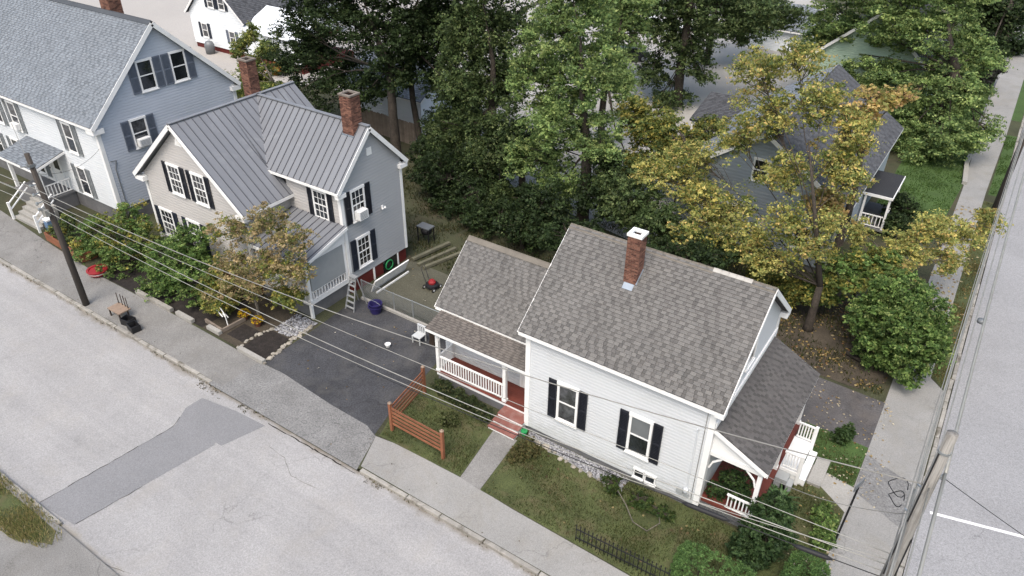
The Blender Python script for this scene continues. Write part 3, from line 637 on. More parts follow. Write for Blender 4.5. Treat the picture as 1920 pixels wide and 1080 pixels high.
# meter, conduit, pipes on the front wall
b = MB(); Wf.box(b, 6.72, 6.98, .62, .86, .02, .12); Wf.box(b, 7.02, 7.2, .55, .75, .02, .1); b.build('meter_box', 'screen', H)
b = MB(); b.lathe(Wf.pt(7.08, .95, .12), [(.09, -.08), (.1, 0), (.09, .06), (.03, .1)], 10); b.tube([Wf.pt(7.08, .8, .05), Wf.pt(7.08, 3.9, .05), Wf.pt(7.08, 4.05, .18)], .024, 6); b.build('conduit', 'wsiding_old', H)
b = MB(); b.tube([Wf.pt(7.3, .5, .05), Wf.pt(7.3, 4.9, .05)], .014, 5); b.build('wire_drop', 'cable_g', H)

# ================================================================== GREY HOUSE WITH METAL ROOF
G = thing('grey_house', 'two-storey grey and beige house with grey standing-seam metal roof', 'house', (-31, 23, 0))
gx0, gx1, grX, gyF, gyB, gE, gR = -37.2, -29.05, -33.12, 19.65, 27.0, 4.97, 8.68
s1 = (gR-gE)/(grX+37.63)
wX, wY0, wY1, wE = -25.22, 22.53, 26.98, 6.065
s2 = (gR-wE)/2.556; wRY = 24.755
Wg = Wall((gx0, gyF, 0), (1, 0, 0)); Lg = gx1-gx0
siding(G, Wg, [(0, .8), (Lg, .8), (Lg, 5.0), (Lg/2, 8.42), (0, 5.0)], 'bsiding', .17)
Wgr = Wall((gx1, gyF, 0), (0, 1, 0)); siding(G, Wgr, [(0, .8), (2.9, .8), (2.9, 5.1), (0, 5.1)], 'bsiding', .17)
Wgl = Wall((gx0, gyB, 0), (0, -1, 0)); siding(G, Wgl, [(0, .8), (7.35, .8), (7.35, 5.1), (0, 5.1)], 'bsiding', .17)
Wgb = Wall((gx1, gyB, 0), (-1, 0, 0)); siding(G, Wgb, [(0, .8), (Lg, .8), (Lg, 5.0), (Lg/2, 8.42), (0, 5.0)], 'gsiding', .17)
Wwf = Wall((gx1, wY0, 0), (1, 0, 0)); Lq = wX-gx1
siding(G, Wwf, [(0, .8), (Lq, .8), (Lq, 6.2), (0, 6.2)], 'bsiding', .17)
Wwr = Wall((wX, wY0, 0), (0, 1, 0)); siding(G, Wwr, [(0, .8), (4.45, .8), (4.45, 6.2), (2.225, 8.45), (0, 6.2)], 'gsiding', .17)
Wwb = Wall((wX, wY1, 0), (-1, 0, 0)); siding(G, Wwb, [(0, .8), (Lq, .8), (Lq, 6.2), (0, 6.2)], 'gsiding', .17)
b = MB(); b.box(gx0+.04, gx1-.04, gyF+.04, gyB-.04, -.1, .83); b.box(gx1-.04, wX-.04, wY0+.04, wY1-.04, -.1, .83); b.build('foundation', 'redfound', G)
def cb(x0, x1, y0, y1, z0, z1): b = MB(); b.box(x0, x1, y0, y1, z0, z1); b.build('corner_board', 'white', G)
cb(-25.37, -25.165, 22.475, 22.67, .72, 6.0); cb(-25.31, -25.165, 26.86, 27.035, .78, 6.0); cb(-37.255, -37.08, 19.595, 19.72, .8, 4.9); cb(-29.18, -28.995, 19.595, 19.75, .8, 5.0)
# metal roof, panel by panel
def panels(parent, O, uu, vv, poly, wd=.42, mt='metal', seed=0):
    O, U, Vv = Vector(O), Vector(uu).normalized(), Vector(vv).normalized(); n = U.cross(Vv)
    if n.z < 0: n = -n
    x = min(p[0] for p in poly); xe = max(p[0] for p in poly)
    while x < xe-.02:
        q = clip(clip(poly, -1, 0, -x), 1, 0, min(x+wd, xe))
        if parea(q) > .01:
            b = MB(); P = [O+U*p[0]+Vv*p[1]+n*.006 for p in q]; b.prism(P, n*.012)
            sp_ = hspan([(p[1], p[0]) for p in poly], x+.02)
            if sp_ and sp_[1]-sp_[0] > .05:
                a_, c__ = O+U*(x+.02)+Vv*sp_[0]+n*.03, O+U*(x+.02)+Vv*sp_[1]+n*.03
                b2 = MB(); b2.obox((a_+c__)/2, (c__-a_)/2, U*.018, n*.022)
            else: b2 = None
            pn_ = b.build('metal_panel', mt, parent)
            if b2: b2.build('seam', 'seam', pn_)  # standing seam, coloured dark to stand for the rib's shadow
        x += wd
def deck(name, polys, t=.14, mt='metal'):
    b = MB()
    for p in polys: slab(b, p, t)
    return b.build(name, mt, G)
zc = lambda X: gR-s1*abs(X-grX)
vX, vY = grX+(gR-wE)/s1, wRY-2.556
fl, fr_, f0, fb = -37.63, -28.62, 19.3, 27.3
mr = deck('main_roof', [[(fl, f0, gE), (fl, fb, gE), (grX, fb, gR), (grX, f0, gR)], [(fr_, f0, gE), (fr_, wY0, gE), (vX, wY0, wE), (vX, vY, wE), (grX, wRY, gR), (grX, f0, gR)], [(grX, wRY, gR), (vX, 27.31, wE), (grX, fb, gR)]])
wr_ = deck('wing_roof', [[(vX, vY, wE), (-24.97, vY, wE), (-24.97, wRY, gR), (grX, wRY, gR)], [(vX, 27.31, wE), (-24.97, 27.31, wE), (-24.97, wRY, gR), (grX, wRY, gR)]])
L1 = math.hypot(grX-fl, gR-gE); k1 = L1/(grX-fl)
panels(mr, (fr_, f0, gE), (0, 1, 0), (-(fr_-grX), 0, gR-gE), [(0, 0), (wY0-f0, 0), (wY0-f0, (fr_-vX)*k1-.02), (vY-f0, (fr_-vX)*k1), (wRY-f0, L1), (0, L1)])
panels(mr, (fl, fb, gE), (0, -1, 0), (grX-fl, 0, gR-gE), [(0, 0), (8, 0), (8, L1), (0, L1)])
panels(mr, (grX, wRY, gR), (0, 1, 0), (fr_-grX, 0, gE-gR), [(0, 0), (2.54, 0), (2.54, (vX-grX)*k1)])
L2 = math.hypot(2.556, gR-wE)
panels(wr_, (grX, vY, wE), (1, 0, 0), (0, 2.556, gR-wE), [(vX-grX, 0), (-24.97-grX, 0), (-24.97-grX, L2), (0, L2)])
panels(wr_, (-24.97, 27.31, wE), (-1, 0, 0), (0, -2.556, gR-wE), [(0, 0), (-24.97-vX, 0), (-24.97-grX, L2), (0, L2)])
b = MB(); b.bar((grX, f0, gR+.04), (grX, fb, gR+.04), .22, .04); b.bar((grX, wRY, gR+.04), (-24.97, wRY, gR+.04), .22, .04); b.bar((grX, wRY, gR+.02), (vX, vY, wE+.02), .2, .02, (.3, -.3, 1)); b.build('ridge_flashing', 'metal', mr)
b = MB()
for x in (fl, fr_): b.bar((x, f0-.015, gE-.1), (grX, f0-.015, gR-.1), .03, .22)
b.bar((fr_+.015, f0, gE-.09), (fr_+.015, wY0, gE-.09), .03, .16); b.bar((fl-.015, f0, gE-.09), (fl-.015, fb, gE-.09), .03, .16)
for y in (vY, 27.31): b.bar((-24.955, y, wE-.1), (-24.955, wRY, gR-.1), .03, .22)
b.bar((vX, vY-.015, wE-.08), (-24.97, vY-.015, wE-.08), .03, .14); b.build('fascia', 'white', mr)
# soffits and boxed returns
b = MB(); b.box(-25.22, -24.98, 22.2, 22.75, wE-.36, wE-.14); b.build('eave_return', 'white', mr); b = MB(); b.box(-25.22, -24.98, 26.75, 27.3, wE-.36, wE-.14); b.build('eave_return', 'white', mr); b = MB(); b.box(-37.62, -36.9, 19.32, 19.66, gE-.36, gE-.12); b.build('eave_return', 'white', mr); b = MB(); b.box(-29.3, -28.64, 19.32, 19.66, gE-.36, gE-.12); b.build('eave_return', 'white', mr)
for (u0, z0, z1) in ((2.5, 4.5, 6.2), (4.5, 4.5, 6.2)): window(G, Wg, u0, u0+1.05, z0, z1, '66', 'glass', 'glass', 'shut_blk', .34)
for u0 in (.65, 3.05): window(G, Wg, u0, u0+1.15, 1.4, 3.1, '66', 'glass', 'curtain', 'shut_nav', .36)
window(G, Wwf, 1.92, 2.95, 4.1, 5.72, '66', 'glass', 'glass', 'shut_blk', .32)
wn = window(G, Wwr, .62, 1.6, 4.05, 5.78, '66', 'glass', 'glass', 'shut_blk', .38)
window(G, Wwr, .66, 1.64, 1.3, 3.05, '66', 'glass', 'glass', 'shut_nav', .38)
b = MB(); Wwr.box(b, .78, 1.4, 4.15, 4.62, .03, .42); ac = b.build('air_conditioner', 'white', G)
b = MB()
for i in range(6): Wwr.box(b, .84, 1.34, 4.2+.07*i, 4.225+.07*i, .42, .428)
b.build('grille', 'steel', ac)
b = MB(); Wwr.box(b, 2.08, 2.42, 7.15, 7.55, .01, .05); b.build('gable_vent', 'white', G)
b = MB(); b.prism([Wg.pt(3.75, 7.45, .03), Wg.pt(4.3, 7.45, .03), Wg.pt(3.9, 7.85, .03)], Wg.n*.03); b.build('gable_vent', 'white', G)
b = MB(); Wwr.box(b, 2.72, 2.84, 4.0, 4.12, .02, .1); b.lathe(Wwr.pt(2.7, 3.98, .16), [(.03, .1), (.07, 0)], 8); b.lathe(Wwr.pt(2.88, 3.98, .16), [(.03, .1), (.07, 0)], 8); b.build('floodlight', 'white', G)
# basement doors under the gable
b = MB(); Wwr.box(b, 1.7, 1.8, .02, .8, -.03, .03); Wwr.box(b, 3.62, 3.72, .02, .8, -.03, .03); fr2 = b.build('door_frame', 'white', G)
b = MB(); Wwr.box(b, 2.5, 3.62, .02, .78, -.03, .005); b.build('pane', 'glass', fr2)
b = MB(); b.tube([Wwr.pt(2.9+.28*math.cos(t), .4+.28*math.sin(t), .06) for t in [i*.4 for i in range(17)]], .04, 6); tag(b.build('garden_hose', 'green', None, True), 'coiled green garden hose hanging by the basement door of the grey house', 'hose')
chimney(G, -25.95, 24.6, 7.9, 10.25, .72, .66, 'mortar', .08, 5)
chimney(G, -34.6, 25.6, 6.9, 10.2, .66, .62, 'mortar', .08, 6)
b = MB(); b.box(-26.35, -25.55, 24.2, 24.32, 8.05, 8.2); b.build('flashing', 'flash', wr_)
# porch of the grey house
FZ = .97
b = MB(); b.box(-29.0, -25.25, 19.75, 22.5, FZ-.2, FZ); pfl = b.build('porch_floor', 'white', G)
b = MB(); b.box(-29.0, -25.35, 19.85, 22.5, 0, FZ-.2); b.build('porch_skirt', 'greyfound', pfl)
b = MB(); slab(b, [(-28.9, 19.45, 3.35), (-24.95, 19.45, 3.35), (-24.95, 22.5, 4.15), (-28.9, 22.5, 4.15)], .1); gp = b.build('porch_roof', 'metal', G)
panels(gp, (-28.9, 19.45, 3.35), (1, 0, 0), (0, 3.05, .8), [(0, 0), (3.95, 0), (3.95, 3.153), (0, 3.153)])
b = MB(); b.bar((-28.9, 19.43, 3.28), (-24.95, 19.43, 3.28), .03, .16); b.bar((-24.93, 19.43, 3.28), (-24.93, 22.5, 4.08), .03, .16); b.build('fascia', 'white', gp)
b = MB(); b.prism([(-25.18, 19.8, 3.2), (-25.18, 22.45, 3.2), (-25.18, 22.45, 3.95)], (-.05, 0, 0)); b.build('porch_gable', 'white', gp)
for x, y in ((-25.3, 19.85), (-27.1, 19.85), (-28.85, 19.85)):
    b = MB(); b.box(x-.07, x+.07, y-.07, y+.07, FZ, 3.25); b.box(x-.1, x+.1, y-.1, y+.1, FZ, FZ+.12); b.build('porch_post', 'white', G)
b = MB(); b.box(-25.36, -25.24, 22.3, 22.45, FZ, 3.6); b.build('porch_post', 'white', G)
b = MB(); b.box(-25.32, -25.24, 20.0, 22.3, 1.5, 3.15); b.build('porch_screen', 'screen', G)
rail_run(G, (-25.28, 19.95, FZ-.06), (-25.28, 22.3, FZ-.06), .58, 12)
rail_run(G, (-28.8, 19.85, FZ), (-25.4, 19.85, FZ), .7, 18)
b = MB(); b.box(-25.34, -25.2, 19.72, 19.86, 0, FZ-.2); b.build('support_post', 'white', G)
front_door(G, Wwf, .8, 1.7, FZ, FZ+2.1, 'redfound')

# ================================================================== BLUE HOUSE (left)
B_ = thing('blue_house', 'large two-storey pale blue house with blue-grey shingle roof and front stoop', 'house', (-50, 25, 0))
bx, bF, bB, bRY, bE, bR = -42.0, 20.1, 29.7, 24.9, 6.35, 11.2
bx0 = -64.0
Wbf = Wall((bx0, bF, 0), (1, 0, 0)); Lb = bx-bx0
siding(B_, Wbf, [(0, 1.0), (Lb, 1.0), (Lb, 6.6), (0, 6.6)], 'wsiding_old', .17)
Wbr = Wall((bx, bF, 0), (0, 1, 0)); siding(B_, Wbr, [(0, 1.0), (9.6, 1.0), (9.6, 6.6), (4.8, 11.1), (0, 6.6)], 'blue', .17)
Wbl = Wall((bx0, bB, 0), (0, -1, 0)); siding(B_, Wbl, [(0, 1.0), (9.6, 1.0), (9.6, 6.6), (4.8, 11.1), (0, 6.6)], 'blue', .17)
b = MB(); b.box(bx0+.04, bx-.04, bF+.04, bB, -.1, 1.02); b.build('foundation', 'greyfound', B_)
rb = gable_roof(B_, bx0-.3, bx+.3, bF-.32, bRY, bB+.32, bE, bR, .18, 'white', 'shingle_b', .26)
lb = math.hypot(bRY-bF+.32, bR-bE)
shingles(rb, (bx0-.3, bF-.32, bE), (1, 0, 0), (0, bRY-bF+.32, bR-bE), [(0, 0), (Lb+.6, 0), (Lb+.6, lb), (0, lb)], 'shingle_b', .15, .24, seed=15, jit=.1)
b = MB()
for s in (-1, 1): b.obox((bx0/2+bx/2, bRY+s*.1, bR-.01), (Lb/2+.3, 0, 0), (0, .12, -s*.1), (0, .006*s, .012))
b.build('ridge_cap', 'shingle_b', rb)
for y0, y1 in ((bF-.04, bF+.16), (bB-.16, bB+.04)):
    b = MB(); b.box(bx-.16, bx+.055, y0-.015, y1+.015, 1.0, 6.3); b.build('corner_board', 'white', B_)
b = MB(); b.box(bx-.5, bx+.28, bF-.32, bF+.35, bE-.42, bE-.14); b.build('eave_return', 'white', rb); b = MB(); b.box(bx-.1, bx+.28, bB-.35, bB+.32, bE-.42, bE-.14); b.build('eave_return', 'white', rb)
for u0 in (3.3, 5.5): window(B_, Wbr, u0, u0+1.05, 7.45, 9.25, '11', 'glass', 'glass', 'shut_gry', .5)
w_ = window(B_, Wbr, 2.0, 3.05, 4.35, 6.1, '11', 'curtain', 'glass', 'shut_gry', .5)
b = MB(); Wbr.box(b, 2.15, 2.9, 4.47, 4.9, .03, .38); ac = b.build('air_conditioner', 'white', B_)
b = MB()
for i in range(5): Wbr.box(b, 2.22, 2.83, 4.52+.07*i, 4.545+.07*i, .38, .388)
b.build('grille', 'steel', ac)
window(B_, Wbr, 3.0, 3.9, 1.7, 3.6, '11', 'glass', 'glass', 'shut_gry', .5)
for (u0, z0, z1) in ((18.3, 4.0, 5.9), (11.9, 4.0, 5.9), (9.6, 4.0, 5.9), (7, 4.0, 5.9), (18.3, 1.2, 3.1), (13.2, 1.3, 3.1), (10.5, 1.3, 3.1), (8, 1.3, 3.1)):
    window(B_, Wbf, u0, u0+1.0, z0, z1, '11', 'curtain', 'glass', 'shut_sage', .45)
b = MB(); Wbf.box(b, 12.0, 12.75, 4.12, 4.5, .03, .35); b.build('air_conditioner', 'white', B_)
chimney(B_, -46.2, 25.3, 10.6, 12.9, .95, .8, 'mortar', .08, 8)
b = MB(); b.tube([Wbr.pt(.45, 1.2, .05), Wbr.pt(.45, 3.6, .06), Wbr.pt(.6, 4.1, .1), Wbr.pt(.25, 4.15, .1)], .03, 6); b.build('conduit', 'steel', B_)
# stoop
qx0, qx1, qy = -50.6, -46.9, 18.2
b = MB(); slab(b, [(qx0-.3, qy-.2, 3.15), (qx1+.3, qy-.2, 3.15), (qx1+.3, bF-.02, 3.75), (qx0-.3, bF-.02, 3.75)], .09); qr = b.build('porch_roof', 'shingle_b', B_)
shingles(qr, (qx0-.3, qy-.2, 3.15), (1, 0, 0), (0, 2.08, .6), [(0, 0), (4.3, 0), (4.3, 2.165), (0, 2.165)], 'shingle_b', .17, .36, seed=17, jit=.1)
b = MB(); b.bar((qx0-.3, qy-.22, 3.08), (qx1+.3, qy-.22, 3.08), .03, .14); b.bar((qx1+.32, qy-.22, 3.08), (qx1+.32, bF-.02, 3.68), .03, .14); b.build('fascia', 'white', qr)
b = MB(); b.box(qx0, qx1, qy, bF, .9, 1.02); b.build('porch_floor', 'greyfound', B_)
b = MB(); b.box(qx0+.05, qx1-.05, qy+.05, bF, 0, .9); b.build('porch_skirt', 'greyfound', B_)
for x in (qx0+.1, qx1-.1):
    b = MB(); b.box(x-.09, x+.09, qy+.05, qy+.23, 1.02, 3.1); b.build('porch_post', 'white', B_)
rail_run(B_, (qx1-.1, qy+.3, 1.02), (qx1-.1, bF-.1, 1.02), .85, 7)
rail_run(B_, (qx1-1.2, qy+.14, 1.02), (qx1-.2, qy+.14, 1.02), .85, 4)
front_door(B_, Wbf, 15.3, 16.2, 1.02, 3.05); front_door(B_, Wbf, 14.0, 14.9, 1.02, 3.05)
for i in range(5):
    y0 = 16.75+.3*i; b = MB(); b.box(-48.4, -45.6 if i < 4 else -46.0, y0, y0+.34, 0, .2*(i+1)-.03+.0); b.build('step', 'conc', B_)
for x in (-48.35, -45.3):
    b = MB(); b.box(x-.06, x+.06, 16.6, 16.72, 0, 1.15); b.build('newel_post', 'white', B_)
    b = MB()
    for z in (1.05, .65): b.bar((x, 16.7, z), (x-.2, 18.1, z+.9), .07, .06)
    b.build('handrail', 'white', B_)

# ================================================================== BACKGROUND HOUSES
Fh = thing('white_cottage', 'white gabled house with charcoal roof, dark shutters and red base across the far lot', 'house', (-66, 52, 0))
Wq = Wall((-72.1, 47.5, 0), (1, 0, 0)); siding(Fh, Wq, [(0, .5), (8.4, .5), (8.4, 3.7), (4.2, 7.4), (0, 3.7)], 'farwhite', .22)
Wq2 = Wall((-63.7, 47.5, 0), (0, 1, 0)); siding(Fh, Wq2, [(0, .5), (13, .5), (13, 3.7), (0, 3.7)], 'farwhite', .22)
Wq3 = Wall((-72.1, 60.5, 0), (0, -1, 0)); siding(Fh, Wq3, [(0, .5), (13, .5), (13, 3.7), (0, 3.7)], 'farwhite', .22)
b = MB(); b.box(-72.05, -63.75, 47.55, 60.4, 0, .55); b.box(-63.7, -55.6, 47.25, 54, 0, .75); b.build('foundation', 'redfound', Fh)
b = MB(); slab(b, [(-72.5, 47.2, 3.55), (-72.5, 60.8, 3.55), (-67.9, 60.8, 7.65), (-67.9, 47.2, 7.65)], .15); slab(b, [(-63.3, 47.2, 3.55), (-63.3, 60.8, 3.55), (-67.9, 60.8, 7.65), (-67.9, 47.2, 7.65)], .15); fr3 = b.build('roof', 'shingle_n', Fh)
shingles(fr3, (-63.3, 47.2, 3.55), (0, 1, 0), (-4.6, 0, 4.1), [(0, 0), (13.6, 0), (13.6, 6.16), (0, 6.16)], 'shingle_n', .2, .4, seed=21)
b = MB(); b.bar((-72.5, 47.18, 3.45), (-67.9, 47.18, 7.55), .04, .2); b.bar((-63.3, 47.18, 3.45), (-67.9, 47.18, 7.55), .04, .2); b.build('fascia', 'white', fr3)
Wq4 = Wall((-63.7, 47.2, 0), (1, 0, 0)); siding(Fh, Wq4, [(0, .7), (8.1, .7), (8.1, 3.1), (0, 3.1)], 'farwhite', .22)
b = MB(); slab(b, [(-63.6, 46.9, 3.05), (-55.3, 46.9, 3.05), (-55.3, 50.6, 4.7), (-63.6, 50.6, 4.7)], .12); slab(b, [(-63.6, 54.3, 3.05), (-55.3, 54.3, 3.05), (-55.3, 50.6, 4.7), (-63.6, 50.6, 4.7)], .12); b.build('wing_roof', 'farwhite', Fh)
for (u0, z0, z1) in ((1.65, 1.25, 2.7), (3.4, 4.4, 5.6), (5.1, 4.4, 5.6), (5.95, 1.2, 2.5), (9.4, 1.2, 2.5)): window(Fh, Wq, u0, u0+.95, z0, z1, '11', 'curtain', 'curtain', 'shut_gry' if u0 > 5.2 else 'shut_nav', .38, small=True)
b = MB(); b.lathe((-68.6, 46.6, 0), [(.45, 0), (.5, .9), (.35, 1.2), (.12, 1.3)], 12); tag(b.build('propane_tank', 'steel', None, True), 'squat grey steel tank standing against the red base of the white cottage', 'tank')
# garage behind the plank fence
Ga = thing('white_garage', 'low white garage with grey shingle roof behind the plank fence', 'garage', (-40, 46, 0))
Wz = Wall((-46, 43.2, 0), (1, 0, 0)); siding(Ga, Wz, [(0, 0), (8.3, 0), (8.3, 2.3), (0, 2.3)], 'farwhite', .22)
Wz2 = Wall((-37.7, 43.2, 0), (0, 1, 0)); siding(Ga, Wz2, [(0, 0), (6, 0), (6, 2.3), (3, 3.9), (0, 2.3)], 'farwhite', .22)
gr2 = gable_roof(Ga, -46.3, -37.4, 42.9, 46.2, 49.5, 2.2, 4.1, .12, 'white', 'shingle_b', .14)
shingles(gr2, (-46.3, 42.9, 2.2), (1, 0, 0), (0, 3.3, 1.9), [(0, 0), (8.9, 0), (8.9, 3.8), (0, 3.8)], 'shingle_b', .2, .45, seed=24)
# blue-grey house behind the yellow tree
K = thing('bluegrey_house', 'blue-grey gabled house with dark shingle roof half hidden by the yellow tree', 'house', (-9.5, 45, 0))
kx0, kx1, ky0, ky1, kE, kR = -14.1, -4.95, 38.75, 53.0, 4.25, 7.5
Wk = Wall((kx0, ky0, 0), (1, 0, 0)); Lk = kx1-kx0
siding(K, Wk, [(0, .4), (Lk, .4), (Lk, 4.3), (Lk/2, 7.45), (0, 4.3)], 'bluegrey', .19)
Wk2 = Wall((kx1, ky0, 0), (0, 1, 0)); siding(K, Wk2, [(0, .4), (14.2, .4), (14.2, 4.3), (0, 4.3)], 'bluegrey', .19)
Wk3 = Wall((kx0, ky1, 0), (0, -1, 0)); siding(K, Wk3, [(0, .4), (14.2, .4), (14.2, 4.3), (0, 4.3)], 'bluegrey', .19)
b = MB(); b.box(kx0+.05, kx1-.05, ky0+.05, ky1-.05, 0, .45); b.build('foundation', 'greyfound', K)
kr = (kx0+kx1)/2
b = MB()
for s, x in ((-1, kx0-.35), (1, kx1+.35)): slab(b, [(x, ky0-.3, kE-.1), (x, ky1+.3, kE-.1), (kr, ky1+.3, kR), (kr, ky0-.3, kR)], .15)
kroof = b.build('roof', 'shingle_n', K)
lk = math.hypot(kx1+.35-kr, kR-kE+.1)
shingles(kroof, (kx1+.35, ky0-.3, kE-.1), (0, 1, 0), (kr-kx1-.35, 0, kR-kE+.1), [(0, 0), (14.85, 0), (14.85, lk), (0, lk)], 'shingle_n', .18, .4, seed=27)
shingles(kroof, (kx0-.35, ky1+.3, kE-.1), (0, -1, 0), (kr-kx0+.35, 0, kR-kE+.1), [(0, 0), (14.85, 0), (14.85, lk), (0, lk)], 'shingle_b', .18, .4, seed=28)
b = MB()
for x in (kx0-.35, kx1+.35): b.bar((x, ky0-.32, kE-.2), (kr, ky0-.32, kR-.1), .04, .24)
b.bar((kx1+.37, ky0-.3, kE-.17), (kx1+.37, ky1+.3, kE-.17), .03, .16); b.box(kx1-.3, kx1+.36, ky0-.3, ky0+.05, kE-.5, kE-.22); b.build('fascia', 'white', kroof)
b = MB(); b.box(kx1-.14, kx1+.03, ky0-.04, ky0+.12, .4, 4.1); b.build('corner_board', 'white', K)
for (u0, z0, z1) in ((1.6, 1.3, 2.9), (2.75, 1.3, 2.9), (7.0, 1.3, 2.7), (4.1, 4.6, 5.9)): window(K, Wk, u0, u0+.95, z0, z1, '11', 'glass', 'glass', small=True)
# side porch with flat dark roof
b = MB(); b.box(-4.9, -3.3, 45.2, 49.0, 2.55, 2.68); pk = b.build('side_porch_roof', 'shingle_n', K)
b = MB(); b.bar((-3.28, 45.2, 2.6), (-3.28, 49.0, 2.6), .05, .16); b.bar((-4.9, 45.18, 2.6), (-3.28, 45.18, 2.6), .05, .16); b.build('fascia', 'white', pk)
for x, y in ((-3.4, 45.3), (-3.4, 48.9), (-4.75, 45.3)):
    b = MB(); b.box(x-.06, x+.06, y-.06, y+.06, .5, 2.56); b.build('porch_post', 'white', K)
b = MB(); b.box(-4.9, -3.3, 45.2, 49, .38, .5); b.build('porch_floor', 'greyfound', K)
rail_run(K, (-3.4, 45.4, .5), (-3.4, 48.8, .5), .8, 14); rail_run(K, (-4.8, 45.3, .5), (-3.5, 45.3, .5), .8, 6)
# pale green house further back
N_ = thing('green_house', 'pale green gabled house with dark roof beyond the big green tree', 'house', (-9.5, 72, 0))
for (P, uu, pl) in (((-14, 66, 0), (1, 0, 0), [(0, 0), (9, 0), (9, 4.6), (4.5, 8.4), (0, 4.6)]), ((-5, 66, 0), (0, 1, 0), [(0, 0), (12, 0), (12, 4.6), (0, 4.6)]), ((-14, 78, 0), (0, -1, 0), [(0, 0), (12, 0), (12, 4.6), (0, 4.6)])):
    siding(N_, Wall(P, uu), pl, 'palegreen', .18)
b = MB()
for x in (-14.4, -4.6): slab(b, [(x, 65.6, 4.4), (x, 78.4, 4.4), (-9.5, 78.4, 8.6), (-9.5, 65.6, 8.6)], .15)
nr = b.build('roof', 'shingle_n', N_)
b = MB()
for x in (-14.4, -4.6): b.bar((x, 65.58, 4.3), (-9.5, 65.58, 8.5), .04, .22)
b.build('fascia', 'white', nr)
window(N_, Wall((-14, 66, 0), (1, 0, 0)), 2, 3, 1.4, 3, '11', 'glass', 'glass', small=True); window(N_, Wall((-14, 66, 0), (1, 0, 0)), 6, 7, 1.4, 3, '11', 'glass', 'glass', small=True)
# small shed and porch structure by the lot
Sh = thing('grey_shed', 'small shed with slate-grey shingle roof at the far end of the pale lot', 'shed', (-21.5, 84, 0))
siding(Sh, Wall((-24.5, 82, 0), (1, 0, 0)), [(0, 0), (6, 0), (6, 2.4), (0, 2.4)], 'farwhite', .18); siding(Sh, Wall((-18.5, 82, 0), (0, 1, 0)), [(0, 0), (5, 0), (5, 2.4), (2.5, 4.2), (0, 2.4)], 'farwhite', .18)
sr2 = gable_roof(Sh, -24.8, -18.2, 81.6, 84.5, 87.4, 2.3, 4.4, .12, 'white', 'shingle_b', .14)
shingles(sr2, (-24.8, 81.6, 2.3), (1, 0, 0), (0, 2.9, 2.1), [(0, 0), (6.6, 0), (6.6, 3.58), (0, 3.58)], 'shingle_b', .22, .5, seed=31)
Lt = thing('lean_to_roof', 'low dark shingle lean-to roof on posts beside the pale lot', 'shelter', (-17, 54, 0))
b = MB(); slab(b, [(-18.6, 51.5, 2.3), (-14.6, 51.5, 2.3), (-14.6, 55.5, 3.3), (-18.6, 55.5, 3.3)], .12); lr = b.build('roof', 'shingle_n', Lt)
shingles(lr, (-18.6, 51.5, 2.3), (1, 0, 0), (0, 4, 1), [(0, 0), (4.0, 0), (4.0, 4.1), (0, 4.1)], 'shingle_n', .2, .45, seed=33)
for x in (-18.4, -16.6, -14.8):
    for y in (51.7, 55.3):
        b = MB(); b.box(x-.07, x+.07, y-.07, y+.07, 0, 2.3 if y < 53 else 3.1); b.build('post', 'white', Lt)

# ================================================================== VEGETATION
def ray(px, py): return R_*((px-960)/FPX) - U_*((py-540)/FPX) + d
def at(px, py, Y):               # point seen at a pixel of the photograph at the depth of the ground it grows on
    v = ray(px, py); t = Y/v.y; return Vector((0, 0, CAM_H))+v*t
def lobe(px, py, Y, rx, rz, k=1.0):
    p = at(px, py, Y); D = (p-Vector((0, 0, CAM_H))).dot(d); return (p.x, p.y, p.z, rx*D/FPX, rx*D/FPX*k, rz*D/FPX)
DG = [((0.021, 0.037, 0.013), 4), ((0.035, 0.058, 0.020), 4), ((0.057, 0.088, 0.029), 2), ((0.104, 0.124, 0.051), .3)]
VG = [((0.044, 0.069, 0.026), 3), ((0.074, 0.113, 0.040), 4), ((0.124, 0.165, 0.059), 3), ((0.198, 0.237, 0.099), .5)]
LG = [((0.084, 0.140, 0.051), 2), ((0.148, 0.223, 0.077), 4), ((0.236, 0.317, 0.108), 4), ((0.358, 0.424, 0.152), 1.3)]
BG = [((0.072, 0.130, 0.038), 3), ((0.121, 0.199, 0.054), 4), ((0.205, 0.291, 0.086), 2.5), ((0.291, 0.349, 0.121), .7)]
YE = [((0.280, 0.308, 0.100), 4), ((0.420, 0.400, 0.129), 4), ((0.560, 0.486, 0.157), 3), ((0.616, 0.443, 0.172), 1.2), ((0.182, 0.229, 0.072), 3)]
OR = [((0.506, 0.374, 0.158), 4), ((0.506, 0.319, 0.168), 1.6), ((0.418, 0.352, 0.116), 4), ((0.220, 0.231, 0.074), 2)]
YG = [((0.136, 0.173, 0.049), 4), ((0.253, 0.264, 0.069), 4), ((0.408, 0.344, 0.086), 2.5), ((0.086, 0.126, 0.039), 2)]
BR = [((0.414, 0.319, 0.172), 4), ((0.310, 0.254, 0.127), 4), ((0.207, 0.201, 0.081), 3), ((0.506, 0.389, 0.230), 2), ((0.149, 0.177, 0.057), 1.5)]
HG = [((0.081, 0.155, 0.048), 4), ((0.122, 0.212, 0.062), 3), ((0.163, 0.268, 0.090), 2)]
